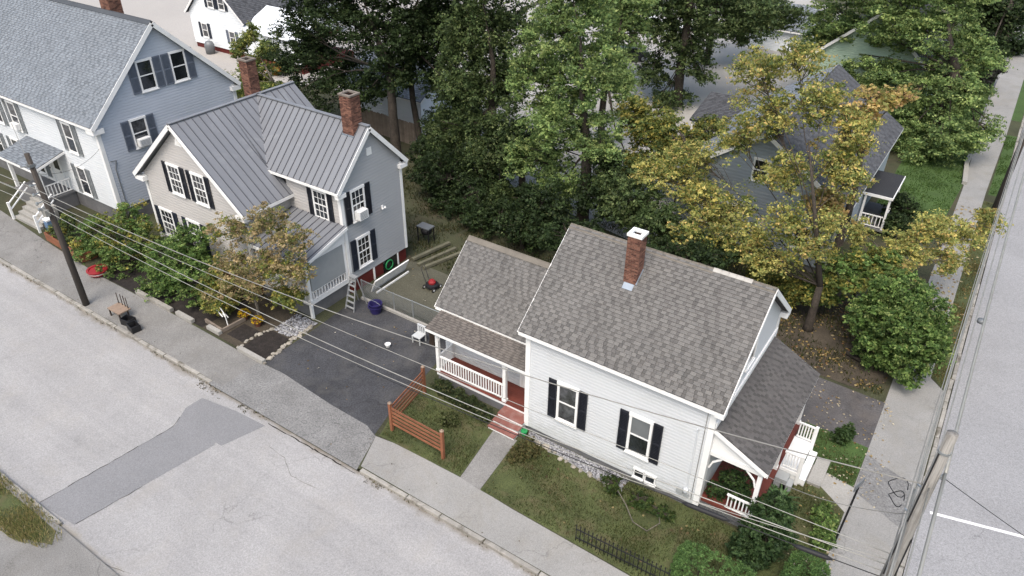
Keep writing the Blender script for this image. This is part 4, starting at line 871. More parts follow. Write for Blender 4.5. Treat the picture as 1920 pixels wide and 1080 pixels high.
def leaves(name, C, Rd, per, size, pal, parent, up=.6, seed=1, flat=.75, hue=.22, droop=0.):
    g = np.random.default_rng(seed); C = np.asarray(C, float); Rd = np.asarray(Rd, float); nC = len(C)
    idx = np.repeat(np.arange(nC), per); n = len(idx)
    dirs = g.normal(size=(n, 3)); dirs /= np.linalg.norm(dirs, axis=1)[:, None]
    rad = g.random(n)**.5
    K = max(4, per//9); sp = g.integers(0, K, n)+idx*K
    sd_ = g.normal(size=(nC*K, 3)); sd_ /= np.linalg.norm(sd_, axis=1)[:, None]; sr_ = g.random(nC*K)**.5
    off = sd_[sp]*sr_[sp][:, None]+g.normal(size=(n, 3))*np.array([.17, .17, .09]); off *= Rd[idx][:, None]; off[:, 2] *= flat; dirs = sd_[sp]
    P = C[idx]+off
    if droop: P[:, 2] -= droop*(off[:, 0]**2+off[:, 1]**2)/np.maximum(Rd[idx], .1)
    nr = dirs*.55+g.normal(size=(n, 3))*.55; nr[:, 2] += up; nr /= np.linalg.norm(nr, axis=1)[:, None]
    a = np.cross(nr, g.normal(size=(n, 3))); a /= np.linalg.norm(a, axis=1)[:, None]; bb = np.cross(nr, a)
    L = size*(.45+1.1*g.random(n)**1.3); Wd = L*(.45+.25*g.random(n))
    v = np.stack([P-a*L[:, None]*.5, P+bb*Wd[:, None]*.5-nr*L[:, None]*.06, P+a*L[:, None]*.5-nr*L[:, None]*.12, P-bb*Wd[:, None]*.5-nr*L[:, None]*.06], 1).reshape(-1, 3)
    cols = np.array([p[0] for p in pal]); wt = np.array([p[1] for p in pal], float); wt /= wt.sum()
    # each clump leans to a tone of its own
    cb_ = g.choice(len(pal), nC, p=wt); sb_ = g.choice(len(pal), nC*K, p=wt); rr_ = g.random(n); ci = np.where(rr_ < .3, cb_[idx], np.where(rr_ < .7, sb_[sp], g.choice(len(pal), n, p=wt)))
    col = cols[ci]*(1+hue*(g.random((n, 1))*2-1))*(1+.3*(g.random((nC, 1))*2-1))[idx]
    og = ORG.get(parent.name, Vector((0, 0, 0))) if parent else Vector((0, 0, 0))
    v -= np.array(og)
    me = bpy.data.meshes.new(name); me.vertices.add(4*n); me.vertices.foreach_set('co', v.ravel())
    me.loops.add(4*n); me.loops.foreach_set('vertex_index', np.arange(4*n, dtype=np.int32))
    me.polygons.add(n); me.polygons.foreach_set('loop_start', np.arange(0, 4*n, 4, dtype=np.int32))
    me.update(calc_edges=True)
    at_ = me.attributes.new('leaf', 'FLOAT_COLOR', 'FACE'); at_.data.foreach_set('color', np.concatenate([col, np.ones((n, 1))], 1).astype(np.float32).ravel())
    me.materials.append(MT['leaf']); ob = bpy.data.objects.new(name, me); COL.objects.link(ob)
    if parent: ob.parent = parent; ORG[ob.name] = og
    return ob
def clumps(lobes, n, seed, inner=.3):
    g = np.random.default_rng(seed); vol = np.array([l[3]*l[4]*l[5] for l in lobes])**.72; k = np.maximum(2, (n*vol/vol.sum()).astype(int)); out = []
    for l, kk in zip(lobes, k):
        dd = g.normal(size=(kk, 3)); dd /= np.linalg.norm(dd, axis=1)[:, None]; rr = inner+(1-inner)*g.random(kk)**.6
        out.append(np.array(l[:3])+dd*rr[:, None]*np.array(l[3:6]))
    return np.concatenate(out)
FULL = 1.5
def tree(name, label, cat, base, tr, fork, lobes, n, cr, per, leaf, pal, bark='bark', seed=1, inner=.3, group=None, up=.6, flat=.75, twig=.018, maxtw=90, droop=0., minz=.15, pals=None, lean=(0, 0)):
    t = thing(name, label, cat, (base[0], base[1], 0), group); rs = random.Random(seed)
    C = clumps(lobes, int(n*FULL), seed, inner); C = C[C[:, 2] > minz]
    per = int(per*1.5); g = np.random.default_rng(seed+50); Rd = cr*.85*(.5+1.0*g.random(len(C)))
    b = MB(); B0 = Vector((base[0], base[1], -.05)); F = Vector((base[0]+lean[0], base[1]+lean[1], fork))
    if tr > .05:
        mid = B0.lerp(F, .5)+V3(rs.uniform(-.15, .15), rs.uniform(-.15, .15), 0)*min(1, fork/3)
        b.tube([B0, B0.lerp(mid, .25), mid, F], [tr*1.5, tr*1.1, tr*.95, tr*.8], 9)
    LC = []; lk_ = 1.0/max(1.0, len(lobes)/3)**.5
    zt = max(l[2] for l in lobes); mx = sum(l[0] for l in lobes)/len(lobes); my = sum(l[1] for l in lobes)/len(lobes)
    T = Vector((F.x*.45+mx*.55, F.y*.45+my*.55, max(fork+.2, fork+(zt-fork)*.7))); M1 = F.lerp(T, .5)+V3(rs.uniform(-.3, .3), rs.uniform(-.3, .3), 0)*min(1, (T-F).length*.15)
    if tr > .05: b.tube([F, F.lerp(M1, .5), M1, T], [tr*.8, tr*.66, tr*.5, tr*.15], 8)
    lead = [F, M1, T]
    for l in lobes:
        c = Vector(l[:3]); hd = math.hypot(c.x-F.x, c.y-F.y); zs = min(max(c.z-.75*hd, F.z*.9), T.z-.1)
        f = min(1, max(0, (zs-F.z)/max(.1, T.z-F.z))); S = F.lerp(M1, f*2) if f < .5 else M1.lerp(T, f*2-1)
        q = S.lerp(c, .5)+V3(rs.uniform(-.3, .3), rs.uniform(-.3, .3), rs.uniform(-.1, .4))*min(1.5, (c-S).length*.22)
        r0 = tr*.5*lk_*(1-.45*f)
        b.tube([S, S.lerp(q, .5)+V3(rs.uniform(-.1, .1), rs.uniform(-.1, .1), 0), q, q.lerp(c, .6), c], [r0, r0*.85, r0*.62, r0*.42, r0*.2], 6); LC.append((c, q))
    ids = list(range(len(C))); rs.shuffle(ids)
    for i in ids[:maxtw]:
        p = Vector(C[i]); c, q = min(LC, key=lambda e: (e[0]-p).length); s = q.lerp(c, rs.uniform(.3, 1)); mm = s.lerp(p, .5)+V3(rs.uniform(-.2, .2), rs.uniform(-.2, .2), rs.uniform(0, .3))*min(1, (p-s).length*.4)
        b.tube([s, mm, p], [max(twig, tr*.1), twig, twig*.5], 4, False)
    b.build('trunk', bark, t, True)
    if pals:
        pick = g.random(len(C)); lo = 0
        for fr, pl in pals:
            sel = (pick >= lo) & (pick < lo+fr); lo += fr
            if sel.sum(): leaves('crown', C[sel], Rd[sel], per, leaf, pl, t, up, seed+int(lo*100), flat, droop=droop)
    else: leaves('crown', C, Rd, per, leaf, pal, t, up, seed, flat, droop=droop)
    return t
# --- trees behind the houses
tree('maple_tree', 'dark green broad maple towering right behind the metal-roofed grey house', 'tree', (-35.0, 37.2), .34, 6.5,
     [lobe(570, 60, 38, 60, 60), lobe(640, 20, 38, 80, 60), lobe(620, 140, 38, 80, 60), lobe(720, 70, 38, 70, 70), lobe(600, -60, 39, 110, 60), lobe(720, -50, 39, 100, 60), lobe(690, 170, 37.5, 50, 40), lobe(770, 60, 38.5, 50, 55), lobe(760, 135, 38, 40, 35), lobe(540, 110, 38, 35, 40)], 430, .8, 120, .18, DG, seed=3, inner=.15, twig=.03)
tree('maple_tree', 'slim dark tree with leaning trunk beside the plank fence', 'tree', (-34.3, 39.2), .22, 8,
     [lobe(800, 20, 40, 70, 60), lobe(850, 70, 40, 60, 60), lobe(780, 110, 40, 45, 40), lobe(800, -60, 40, 90, 50), lobe(860, 180, 39, 45, 40)], 190, .8, 80, .2, DG, seed=4, inner=.2, twig=.03, lean=(-.8, 0))
tree('vine_covered_tree', 'dark tree hung with vines in the thicket behind the white house', 'tree', (-27.0, 38.0), .32, 5.5,
     [lobe(900, 40, 39, 75, 70), lobe(890, 150, 38.5, 80, 70), lobe(860, 260, 37.5, 70, 60), lobe(930, 260, 37, 60, 70), lobe(900, -50, 39, 90, 50), lobe(940, 370, 36, 55, 45)], 300, .75, 120, .17, VG, seed=5, inner=.15, flat=1.3, twig=.03, droop=.3)
tree('ash_tree', 'tall bright green tree rising behind the ridge of the white house', 'tree', (-19.1, 36.4), .36, 5.0,
     [lobe(1060, 50, 37.5, 85, 65), lobe(1010, 140, 37, 65, 55), lobe(1110, 140, 37, 75, 65), lobe(1060, 230, 36.5, 85, 60), lobe(1130, 270, 36.5, 45, 55), lobe(1000, 290, 36.5, 55, 60), lobe(1070, -40, 38, 90, 50), lobe(1060, 340, 36, 50, 45)], 420, .62, 135, .145, LG, seed=6, inner=.2, flat=.7, twig=.025)
tree('ash_tree', 'green tree with bare forking trunk standing on the pale lot', 'tree', (-23.0, 60.0), .36, 9,
     [lobe(1160, 30, 60, 60, 45), lobe(1240, 25, 60, 70, 50), lobe(1340, 20, 61, 75, 40), lobe(1420, 15, 62, 60, 35), lobe(1290, 80, 60, 50, 32), lobe(1230, 125, 60, 42, 32), lobe(1305, 130, 60, 36, 28), lobe(1255, 190, 59.5, 40, 34), lobe(1400, 50, 62, 50, 28), lobe(1470, 25, 63, 40, 25), lobe(1250, -50, 62, 160, 40)], 420, .95, 100, .21, VG, seed=7, inner=.2, twig=.04)
tree('vine_covered_tree', 'tall mid-green tree between the slim leaning trunk and the vine tree', 'tree', (-30.5, 41.0), .26, 6,
     [lobe(840, 30, 42, 55, 60), lobe(830, 140, 41.5, 45, 55), lobe(850, 230, 41, 45, 45), lobe(960, 60, 41, 50, 60), lobe(950, 160, 40.5, 45, 60), lobe(830, -60, 43, 80, 40)], 190, .8, 80, .2, VG, seed=71, inner=.15, flat=.9, twig=.03)
tree('ash_tree', 'green tree filling the gap between the bright ash and the forked tree on the lot', 'tree', (-23.5, 47.0), .26, 6,
     [lobe(1170, 60, 48, 45, 50), lobe(1150, 150, 47.5, 40, 45), lobe(1170, 0, 49, 60, 40), lobe(1190, 330, 45, 30, 30)], 130, .75, 75, .2, LG, seed=72, inner=.2, flat=.7, twig=.03)
tree('thicket_tree', 'broad dark leafy tree knitting the thicket together under the taller crowns', 'tree', (-24.2, 37.4), .2, 3,
     [lobe(960, 270, 37.8, 55, 55), lobe(990, 390, 35.5, 50, 40), lobe(1120, 370, 35.5, 40, 40), lobe(1140, 310, 36.5, 35, 40), lobe(820, 250, 39, 38, 40), lobe(780, 340, 36.5, 35, 32), lobe(900, 330, 37, 50, 45)], 260, .65, 75, .17, DG, seed=73, inner=.2, flat=.8, twig=.025)
tree('ash_tree', 'green tree at the far side of the pale lot behind the shed', 'tree', (-25.5, 73.0), .3, 7,
     [lobe(1370, 50, 73, 45, 28), lobe(1430, 35, 74, 45, 26), lobe(1320, 60, 72, 35, 25), lobe(1400, -10, 76, 80, 35)], 150, 1.0, 80, .21, VG, seed=74, inner=.2, flat=.7, twig=.04)
tree('bushy_tree', 'low dark thicket tree between grey house yard and white house', 'tree', (-25.2, 33.8), .16, 1.5,
     [lobe(830, 330, 34.5, 60, 55), lobe(800, 290, 36, 45, 40), lobe(870, 370, 34, 60, 50)], 150, .6, 85, .16, DG, seed=8, inner=.2)
tree('bushy_tree', 'dense dark shrub right behind the small ridge of the white house wing', 'tree', (-20.5, 31.8), .14, 1.0,
     [lobe(920, 420, 32.5, 55, 40), lobe(990, 420, 32, 55, 45), lobe(1020, 380, 33.5, 45, 45)], 150, .6, 85, .16, DG, seed=9, inner=.2)
tree('bushy_tree', 'dark green shrub tree growing behind the brick chimney of the white house', 'tree', (-14.2, 33.8), .16, 1.2,
     [lobe(1190, 380, 35, 55, 45), lobe(1240, 420, 34, 50, 35), lobe(1150, 350, 36, 40, 40)], 140, .6, 80, .16, VG, seed=10, inner=.2)
tree('bushy_tree', 'dark undergrowth at the rear wall of the white house by its taller ridge', 'tree', (-16.2, 30.0), .12, .8,
     [lobe(1060, 440, 30.5, 45, 30), lobe(1100, 440, 31, 40, 35), lobe(1280, 470, 32, 60, 25), lobe(1340, 480, 32, 50, 22)], 110, .5, 75, .15, DG, seed=31, inner=.2)
tree('yellowing_tree', 'rounded yellow-green tree between the tall ash and the lean-to', 'tree', (-15.3, 42.5), .2, 4,
     [lobe(1225, 240, 43, 50, 45), lobe(1190, 210, 43, 35, 30), lobe(1255, 290, 42, 45, 35), lobe(1200, 310, 41, 40, 30), lobe(1300, 255, 43.5, 36, 26), lobe(1335, 235, 44, 26, 18), lobe(1290, 300, 42, 36, 26)], 210, .62, 85, .17, YG, seed=11, inner=.2)
tree('yellow_maple', 'sparse yellow and orange maple in front of the blue-grey house', 'tree', (-4.3, 33.2), .2, 2.6,
     [lobe(1250, 320, 36.5, 70, 30), lobe(1300, 290, 37, 50, 28), lobe(1350, 390, 35, 65, 45), lobe(1420, 130, 37, 50, 45), lobe(1500, 110, 37, 50, 40), lobe(1440, 210, 36.5, 65, 50), lobe(1540, 190, 36.5, 60, 45), lobe(1380, 260, 36.5, 40, 40),
      lobe(1600, 240, 36, 50, 40), lobe(1560, 300, 35.5, 55, 40), lobe(1470, 320, 35.5, 55, 40), lobe(1400, 450, 33.5, 65, 35), lobe(1480, 410, 33.5, 45, 35), lobe(1590, 340, 35, 40, 30), lobe(1290, 440, 33.5, 50, 30), lobe(1520, 470, 33, 45, 30), lobe(1340, 470, 33.5, 45, 25), lobe(1440, 490, 33, 45, 25), lobe(1550, 420, 34, 35, 30), lobe(1300, 360, 35.5, 45, 30)], 640, .58, 62, .125, YE, 'bark', seed=12, inner=.1, twig=.014, maxtw=260, pals=((.7, YE), (.3, YG)))
tree('orange_tree', 'tree with dark double trunk and orange outer leaves by the blue-grey house corner', 'tree', (-4.5, 37.4), .26, 4.2,
     [lobe(1640, 185, 38.5, 45, 14), lobe(1690, 180, 39, 28, 12), lobe(1600, 270, 38, 30, 20), lobe(1620, 215, 38, 40, 18), lobe(1550, 380, 37, 40, 30)], 90, .45, 55, .17, OR, 'bark', seed=13, inner=.1, twig=.016, maxtw=60)
tree('leaning_branch_tree', 'low yellow-leaved sapling arching across the side sidewalk toward the kerb', 'tree', (-3.0, 37.2), .12, 1.6,
     [lobe(1700, 460, 38, 50, 25), lobe(1750, 430, 39, 50, 25), lobe(1800, 440, 40, 40, 22), lobe(1860, 415, 41, 35, 20), lobe(1690, 500, 36.5, 40, 25), lobe(1780, 490, 38, 45, 20), lobe(1610, 430, 38, 35, 22)], 150, .42, 70, .125, YE, 'bark_l', seed=14, inner=.1, twig=.014, maxtw=90)
tree('round_bush', 'large round dense green bush beside the side street sidewalk', 'bush', (-.75, 32.6), .12, .5,
     [lobe(1690, 620, 32.4, 72, 66), lobe(1650, 600, 33, 55, 50), lobe(1730, 640, 31.8, 48, 50), lobe(1690, 545, 33.5, 50, 32), lobe(1750, 590, 32.3, 36, 34), lobe(1640, 660, 32, 35, 30), lobe(1700, 690, 31.5, 45, 28), lobe(1655, 545, 33.6, 30, 24)], 420, .34, 85, .12, BG, seed=15, inner=.55, flat=.8)
tree('leafy_bush', 'looser yellow-green bush under the yellow maple behind the round bush', 'bush', (-2.6, 35.2), .08, .6,
     [lobe(1590, 510, 35, 55, 30), lobe(1640, 490, 36, 50, 30), lobe(1540, 540, 34.5, 40, 25)], 150, .38, 60, .14, YG, seed=16, inner=.2, pals=((.5, BG), (.5, YG)))
tree('leafy_bush', 'low green bush at the foot of the yellow maple trunk', 'bush', (-5.9, 33.9), .06, .4,
     [lobe(1480, 540, 34.3, 35, 25), lobe(1520, 545, 34, 35, 25), lobe(1430, 520, 34.3, 40, 22)], 100, .36, 60, .13, YG, seed=17, inner=.2)
tree('locust_tree', 'big airy bright green tree in the side yard beyond the blue-grey house', 'tree', (-3.2, 62.5), .4, 6,
     [lobe(1580, 40, 68, 75, 45), lobe(1680, 40, 66, 80, 55), lobe(1780, 70, 64, 65, 55), lobe(1650, 140, 65, 70, 45), lobe(1740, 160, 63, 75, 50), lobe(1810, 180, 62, 45, 40), lobe(1700, 230, 62, 65, 40), lobe(1780, 260, 60, 55, 40), lobe(1720, 290, 60, 50, 30), lobe(1640, -40, 68, 130, 40), lobe(1790, -20, 66, 80, 40), lobe(1840, 100, 64, 40, 40), lobe(1830, 240, 61, 35, 35), lobe(1680, 270, 60, 45, 30), lobe(1530, 90, 68, 45, 35), lobe(1620, 200, 63, 40, 35)], 700, .85, 125, .18, LG, seed=18, inner=.2, flat=.55, twig=.04)
tree('street_tree', 'dark evergreen overhanging the far end of the side sidewalk', 'tree', (-2.0, 96), .3, 5,
     [lobe(1880, 30, 97, 45, 40), lobe(1890, 90, 95, 35, 35), lobe(1850, 110, 92, 35, 35), lobe(1910, -20, 100, 60, 40), lobe(1840, 10, 97, 40, 50)], 170, 1.3, 70, .36, DG, seed=19, inner=.2, twig=.05)
tree('young_street_tree', 'small dark purple-leaved tree on a thin trunk by the far sidewalk', 'tree', (-1.1, 80), .07, 1.6,
     [lobe(1868, 125, 80, 16, 14), lobe(1850, 140, 79, 14, 14)], 40, .6, 50, .22, [((.03, .028, .03), 3), ((.045, .05, .035), 3)], seed=20)
tree('birch_tree', 'light yellow-green tree between the blue house and the white cottage', 'tree', (-48.5, 38.0), .14, 3,
     [lobe(480, 140, 38, 32, 35), lobe(450, 90, 38.5, 18, 25), lobe(510, 170, 37.5, 25, 20), lobe(470, 180, 37.5, 35, 22), lobe(425, 160, 37.5, 15, 25), lobe(500, 95, 38.5, 22, 24), lobe(470, 60, 39, 16, 22)], 230, .5, 80, .15, [((.15, .21, .06), 3), ((.25, .28, .08), 3), ((.34, .33, .09), 1.5), ((.09, .13, .045), 2)], 'bark_l', seed=21, inner=.1)
tree('bushy_tree', 'orange and green shrub against the red base of the white cottage', 'bush', (-54.5, 46.0), .08, .8,
     [lobe(525, 130, 46, 25, 14)], 25, .6, 50, .2, [((.12, .13, .03), 3), ((.35, .15, .03), 2)], seed=22)
# --- shrubs along the street
tree('front_shrub', 'big rounded green shrub next to the utility pole and red planter', 'bush', (-36.9, 17.6), .06, .5,
     [lobe(205, 440, 18, 62, 38), lobe(185, 475, 17.3, 52, 34), lobe(240, 485, 17.5, 55, 45), lobe(240, 405, 18.5, 34, 28), lobe(270, 450, 18.2, 36, 36)], 220, .36, 75, .12, BG, seed=23, inner=.3, pals=((.65, BG), (.35, YG)))
tree('front_shrub', 'dense green shrub standing mid-bed in front of the beige gable', 'bush', (-32.6, 17.4), .06, .5,
     [lobe(330, 490, 17.8, 60, 48), lobe(315, 540, 17.2, 55, 42), lobe(375, 525, 17.6, 45, 50), lobe(355, 455, 18.3, 40, 30)], 230, .36, 75, .12, BG, seed=24, inner=.3)
tree('japanese_maple', 'small bronze and tan leaved tree shading the porch of the grey house', 'tree', (-27.6, 18.3), .09, 1.1,
     [lobe(430, 430, 18.8, 40, 32), lobe(500, 420, 19.2, 45, 38), lobe(550, 450, 19.2, 35, 35), lobe(440, 500, 18.2, 45, 35), lobe(510, 500, 18.6, 45, 35), lobe(560, 510, 19, 30, 30), lobe(465, 530, 17.9, 50, 25), lobe(415, 555, 17.5, 35, 25)], 300, .33, 58, .095, BR, 'bark_l', seed=25, inner=.15, twig=.01, maxtw=140, pals=((.75, BR), (.25, YG)))
tree('front_shrub', 'low olive shrub filling the bed under the bronze tree', 'bush', (-29.2, 17.3), .05, .3,
     [lobe(412, 568, 17.3, 32, 20), lobe(540, 556, 18.8, 32, 20), lobe(400, 540, 17.6, 30, 28)], 110, .32, 70, .11, YG, seed=26, inner=.2)
tree('porch_corner_bush', 'dark glossy bush at the front of the side porch with overhead cables', 'bush', (-2.1, 18.9), .05, .3,
     [lobe(1440, 1000, 18.9, 45, 45), lobe(1410, 1030, 18.5, 45, 35), lobe(1450, 960, 19.3, 35, 35)], 170, .24, 70, .11, [((.03, .06, .022), 4), ((.05, .09, .03), 4), ((.08, .13, .05), 2)], seed=27, inner=.4)
tree('porch_vine', 'leafy plants climbing inside the side porch opening', 'plant', (-3.7, 19.9), .02, .8,
     [(-3.5, 19.85, 1.7, .5, .25, .6), (-4.0, 19.7, .95, .45, .2, .4), (-3.2, 19.75, 1.2, .35, .2, .45), (-3.6, 20.4, 1.0, .6, .4, .4)], 90, .2, 40, .085, [((.03, .06, .02), 4), ((.06, .10, .03), 3)], seed=28)
tree('foundation_shrubs', 'low row of leafy green shrubs against the front porch railing', 'bush', (-15.2, 19.1), .02, .1,
     [(-16.4, 19.1, .3, .5, .3, .3), (-15.5, 19.0, .3, .6, .35, .3), (-14.6, 19.0, .28, .6, .3, .28), (-13.9, 18.85, .22, .35, .3, .22)], 120, .2, 55, .09, [((.035, .05, .02), 4), ((.06, .08, .028), 3), ((.11, .11, .05), 1)], seed=29, minz=.02)
tree('dry_shrub', 'dry tan and green weedy shrub on the lawn beside the front walk steps', 'bush', (-11.3, 18.3), .02, .1,
     [(-11.3, 18.2, .3, .5, .4, .35), (-11.5, 17.6, .2, .3, .3, .2)], 40, .22, 45, .09, [((.14, .12, .05), 4), ((.09, .095, .035), 4)], seed=30, minz=.02)
tree('weedy_plant', 'pale weedy plant on the small lawn behind the slatted fence', 'plant', (-14.9, 17.6), .02, .1,
     [(-14.9, 17.7, .25, .45, .4, .25)], 28, .2, 40, .08, [((.11, .12, .05), 4), ((.07, .09, .03), 4)], seed=32, minz=.02)
tree('garden_weed', 'green vine sprawling below the basement window of the white house', 'plant', (-6.9, 18.6), .02, .1,
     [(-7.6, 18.5, .2, .5, .4, .25), (-6.4, 18.4, .2, .6, .4, .2), (-5.4, 18.3, .15, .5, .4, .15)], 70, .18, 45, .08, [((.045, .08, .022), 4), ((.08, .11, .03), 3)], seed=33, minz=.02)
tree('corner_weeds', 'leafy green weeds at the foot of the street sign', 'plant', (-.3, 21.0), .02, .1,
     [(-.35, 21.1, .3, .4, .5, .3), (-.25, 20.3, .3, .35, .4, .3), (-.6, 21.8, .2, .3, .4, .2)], 60, .2, 50, .1, BG, seed=34, minz=.02)
tree('grass_clump', 'tall dark green grass clump on the small lawn by the side driveway', 'plant', (-.95, 26.2), .02, .1,
     [(-.95, 26.0, .35, .3, .3, .3), (-.9, 26.3, .3, .35, .3, .3)], 40, .18, 45, .12, [((.035, .065, .02), 4), ((.06, .10, .03), 3)], seed=35, minz=.02, flat=1.2)
tree('yard_shrub', 'dark shrub on the green lawn beside the porch of the blue-grey house', 'bush', (-2.7, 46.5), .03, .3,
     [lobe(1695, 390, 47.5, 28, 25), lobe(1680, 420, 46, 25, 20)], 60, .5, 60, .16, DG, seed=36)
def hedge(name, label, x0, x1, y0, y1, h, seed, rot=0):
    g = np.random.default_rng(seed); n = 520; P = []
    while len(P) < n:
        p = g.random(3); a = g.integers(0, 5)
        if a == 0: p[0] = 0
        elif a == 1: p[0] = 1
        elif a == 2: p[1] = 0
        elif a == 3: p[2] = 1
        else: p[2] = 1
        q = (p-.5)*2; rr = (abs(q[0])**4+abs(q[1])**4+max(0, q[2])**4)**.25
        q = q/max(1, rr)
        P.append((x0+(x1-x0)*(q[0]*.5+.5), y0+(y1-y0)*(q[1]*.5+.5), .08+(h-.12)*(q[2]*.5+.5)))
    t = thing(name, label, 'hedge', ((x0+x1)/2, (y0+y1)/2, 0), 'clipped hedges by the corner'); b = MB()
    for i in range(5): b.tube([(x0+(x1-x0)*(i+.5)/5, (y0+y1)/2, 0), (x0+(x1-x0)*(i+.5)/5, (y0+y1)/2, h*.7)], .025, 5)
    b.build('trunk', 'bark', t); leaves('crown', P, np.full(n, .11), 80, .042, HG, t, .5, seed, .9, hue=.25)
h1 = at(1340, 1040, 16.6); h2 = at(1535, 1060, 18.0)
hedge('clipped_hedge', 'rounded clipped bright green hedge beside the black iron fence', -4.15, -1.5, 15.85, 17.15, 1.25, 41)
hedge('clipped_hedge', 'clipped green hedge right at the sidewalk corner', -.95, .28, 16.6, 19.1, 1.1, 42)
# fern at the porch stair
def strap_plant(name, label, x, y, n, L, seed):
    t = thing(name, label, 'plant', (x, y, 0)); g = random.Random(seed)
    for i in range(n):
        th = g.uniform(0, 6.28); l = L*g.uniform(.6, 1.1); b = MB(); pts = []
        for k in range(5):
            s = k/4; pts.append(V3(x+math.cos(th)*l*s*.8, y+math.sin(th)*l*s*.8, .05+l*(1.1*s-.75*s*s)))
        sd = V3(-math.sin(th), math.cos(th), 0)
        for k in range(4):
            w0, w1 = .05*(1-(k/4)**2)+.005, .05*(1-((k+1)/4)**2)+.005
            b.face([pts[k]-sd*w0, pts[k]+sd*w0, pts[k+1]+sd*w1, pts[k+1]-sd*w1])
        b.build('blade', 'greenleaf', t)
MT['greenleaf'] = M('strap_leaf', (.05, .10, .028), .55, .3, 4, obj_var=.3)
strap_plant('strap_leaf_plant', 'arching strap-leaved plant between side porch post and white stairs', -2.05, 21.3, 46, 1.0, 3)
# --- grass and litter
def scatter(name, label, polys, dens, h, wdt, pal, seed, flat=False, lift=.02):
    g = np.random.default_rng(seed); pts = []
    for pl in polys:
        pl = np.array(pl); lo, hi = pl.min(0), pl.max(0); n = int((hi-lo).prod()*dens); q = lo+g.random((n, 2))*(hi-lo); ins = np.zeros(n, bool); j = len(pl)-1
        for i in range(len(pl)):
            xi, yi = pl[i]; xj, yj = pl[j]
            ins ^= ((yi > q[:, 1]) != (yj > q[:, 1])) & (q[:, 0] < (xj-xi)*(q[:, 1]-yi)/(yj-yi+1e-12)+xi); j = i
        pts.append(q[ins])
    q = np.concatenate(pts); n = len(q); th = g.random(n)*6.283; z = np.full(n, lift)
    # clumpy density
    ph = np.sin(q[:, 0]*1.7+np.sin(q[:, 1]*1.1)*2)+np.sin(q[:, 1]*2.3+np.cos(q[:, 0]*.9)*2); keep = g.random(n) < .45+.25*ph if not flat else g.random(n) < .5+.25*ph
    q, th, z = q[keep], th[keep], z[keep]; n = len(q)
    a = np.stack([np.cos(th), np.sin(th)], 1); hh = h*(.5+g.random(n)); ww = wdt*(.6+.8*g.random(n))
    if flat:
        pr = np.stack([-a[:, 1], a[:, 0]], 1); zt = g.random((n, 4))*.04
        v = np.stack([np.c_[q-a*hh[:, None]/2, z+zt[:, 0]], np.c_[q+pr*ww[:, None]/2, z+zt[:, 1]], np.c_[q+a*hh[:, None]/2, z+zt[:, 2]], np.c_[q-pr*ww[:, None]/2, z+zt[:, 3]]], 1); k = 4
    else:
        ln = (g.random((n, 2))-.5)*1.1*hh[:, None]
        v = np.stack([np.c_[q-a*ww[:, None]/2, z], np.c_[q+a*ww[:, None]/2, z], np.c_[q+ln, z+hh]], 1); k = 3
    cols = np.array([p[0] for p in pal]); wt = np.array([p[1] for p in pal], float); wt /= wt.sum(); col = cols[g.choice(len(pal), n, p=wt)]*(1+.3*(g.random((n, 1))*2-1))
    me = bpy.data.meshes.new(name); me.vertices.add(k*n); me.vertices.foreach_set('co', v.reshape(-1, 3).ravel()); me.loops.add(k*n); me.loops.foreach_set('vertex_index', np.arange(k*n, dtype=np.int32))
    me.polygons.add(n); me.polygons.foreach_set('loop_start', np.arange(0, k*n, k, dtype=np.int32)); me.update(calc_edges=True)
    at_ = me.attributes.new('leaf', 'FLOAT_COLOR', 'FACE'); at_.data.foreach_set('color', np.concatenate([col, np.ones((n, 1))], 1).astype(np.float32).ravel())
    me.materials.append(MT['leaf']); o = bpy.data.objects.new(name, me); COL.objects.link(o); o['kind'] = 'stuff'; tag(o, label, name.split('_')[-1]); return o
GP = [((.06, .078, .022), 4), ((.085, .095, .032), 3), ((.14, .12, .055), 2.2), ((.045, .062, .018), 3)]
GG = [((.05, .10, .02), 4), ((.075, .13, .03), 3), ((.10, .14, .045), 1)]
scatter('lawn_grass', 'patchy olive lawn grass around the white house', [[(-16.8, 15.6), (-12.8, 15.66), (-13.2, 18.5), (-17.1, 19.3), (-17.2, 16.9)], [(-11.65, 15.55), (-5.3, 15.45), (.05, 15.45), (.05, 22.2), (-1.0, 23.1), (-2.5, 23.1), (-2.5, 19.3), (-7.3, 19.2), (-7.3, 18.4), (-11.9, 18.9)], [(-2.45, 23.9), (0, 23.75), (0, 26.2), (-2.5, 26.3)]], 850, .09, .022, GP, 51)
scatter('verge_grass', 'dry tufted grass on the verge corner across the road', [[(-34, 5.62), (-23.2, 5.66), (-22.5, 5.3), (-22.7, 4.75), (-23.9, 4.35), (-26, 4.2), (-34, 4.1)]], 1700, .15, .025, [((.30, .26, .11), 4), ((.16, .18, .06), 4), ((.40, .33, .17), 2)], 52)
scatter('side_lawn_grass', 'bright green mown grass of the side yards', [[(-4.5, 46), (-.6, 46.5), (-.2, 57), (-.5, 62.4), (-4.3, 62.4)], [(-4.3, 64.1), (-.7, 64.1), (-.85, 85), (-4.3, 85)], [(1.5, 56), (2.18, 56), (2.18, 68.5), (1.5, 68.5)]], 220, .10, .05, GG, 53)
scatter('yard_grass', 'rough grass and weeds of the shaded back yards', [[(-24.5, 27.2), (-4.6, 26.6), (-4.6, 29.8), (-.2, 29.9), (-.1, 31.5), (-4.5, 38), (-24, 38)], [(-30, 27.5), (-25, 27.2), (-24, 38), (-34, 38)]], 160, .16, .05, [((.045, .06, .02), 4), ((.075, .08, .03), 3), ((.11, .095, .045), 2)], 54)
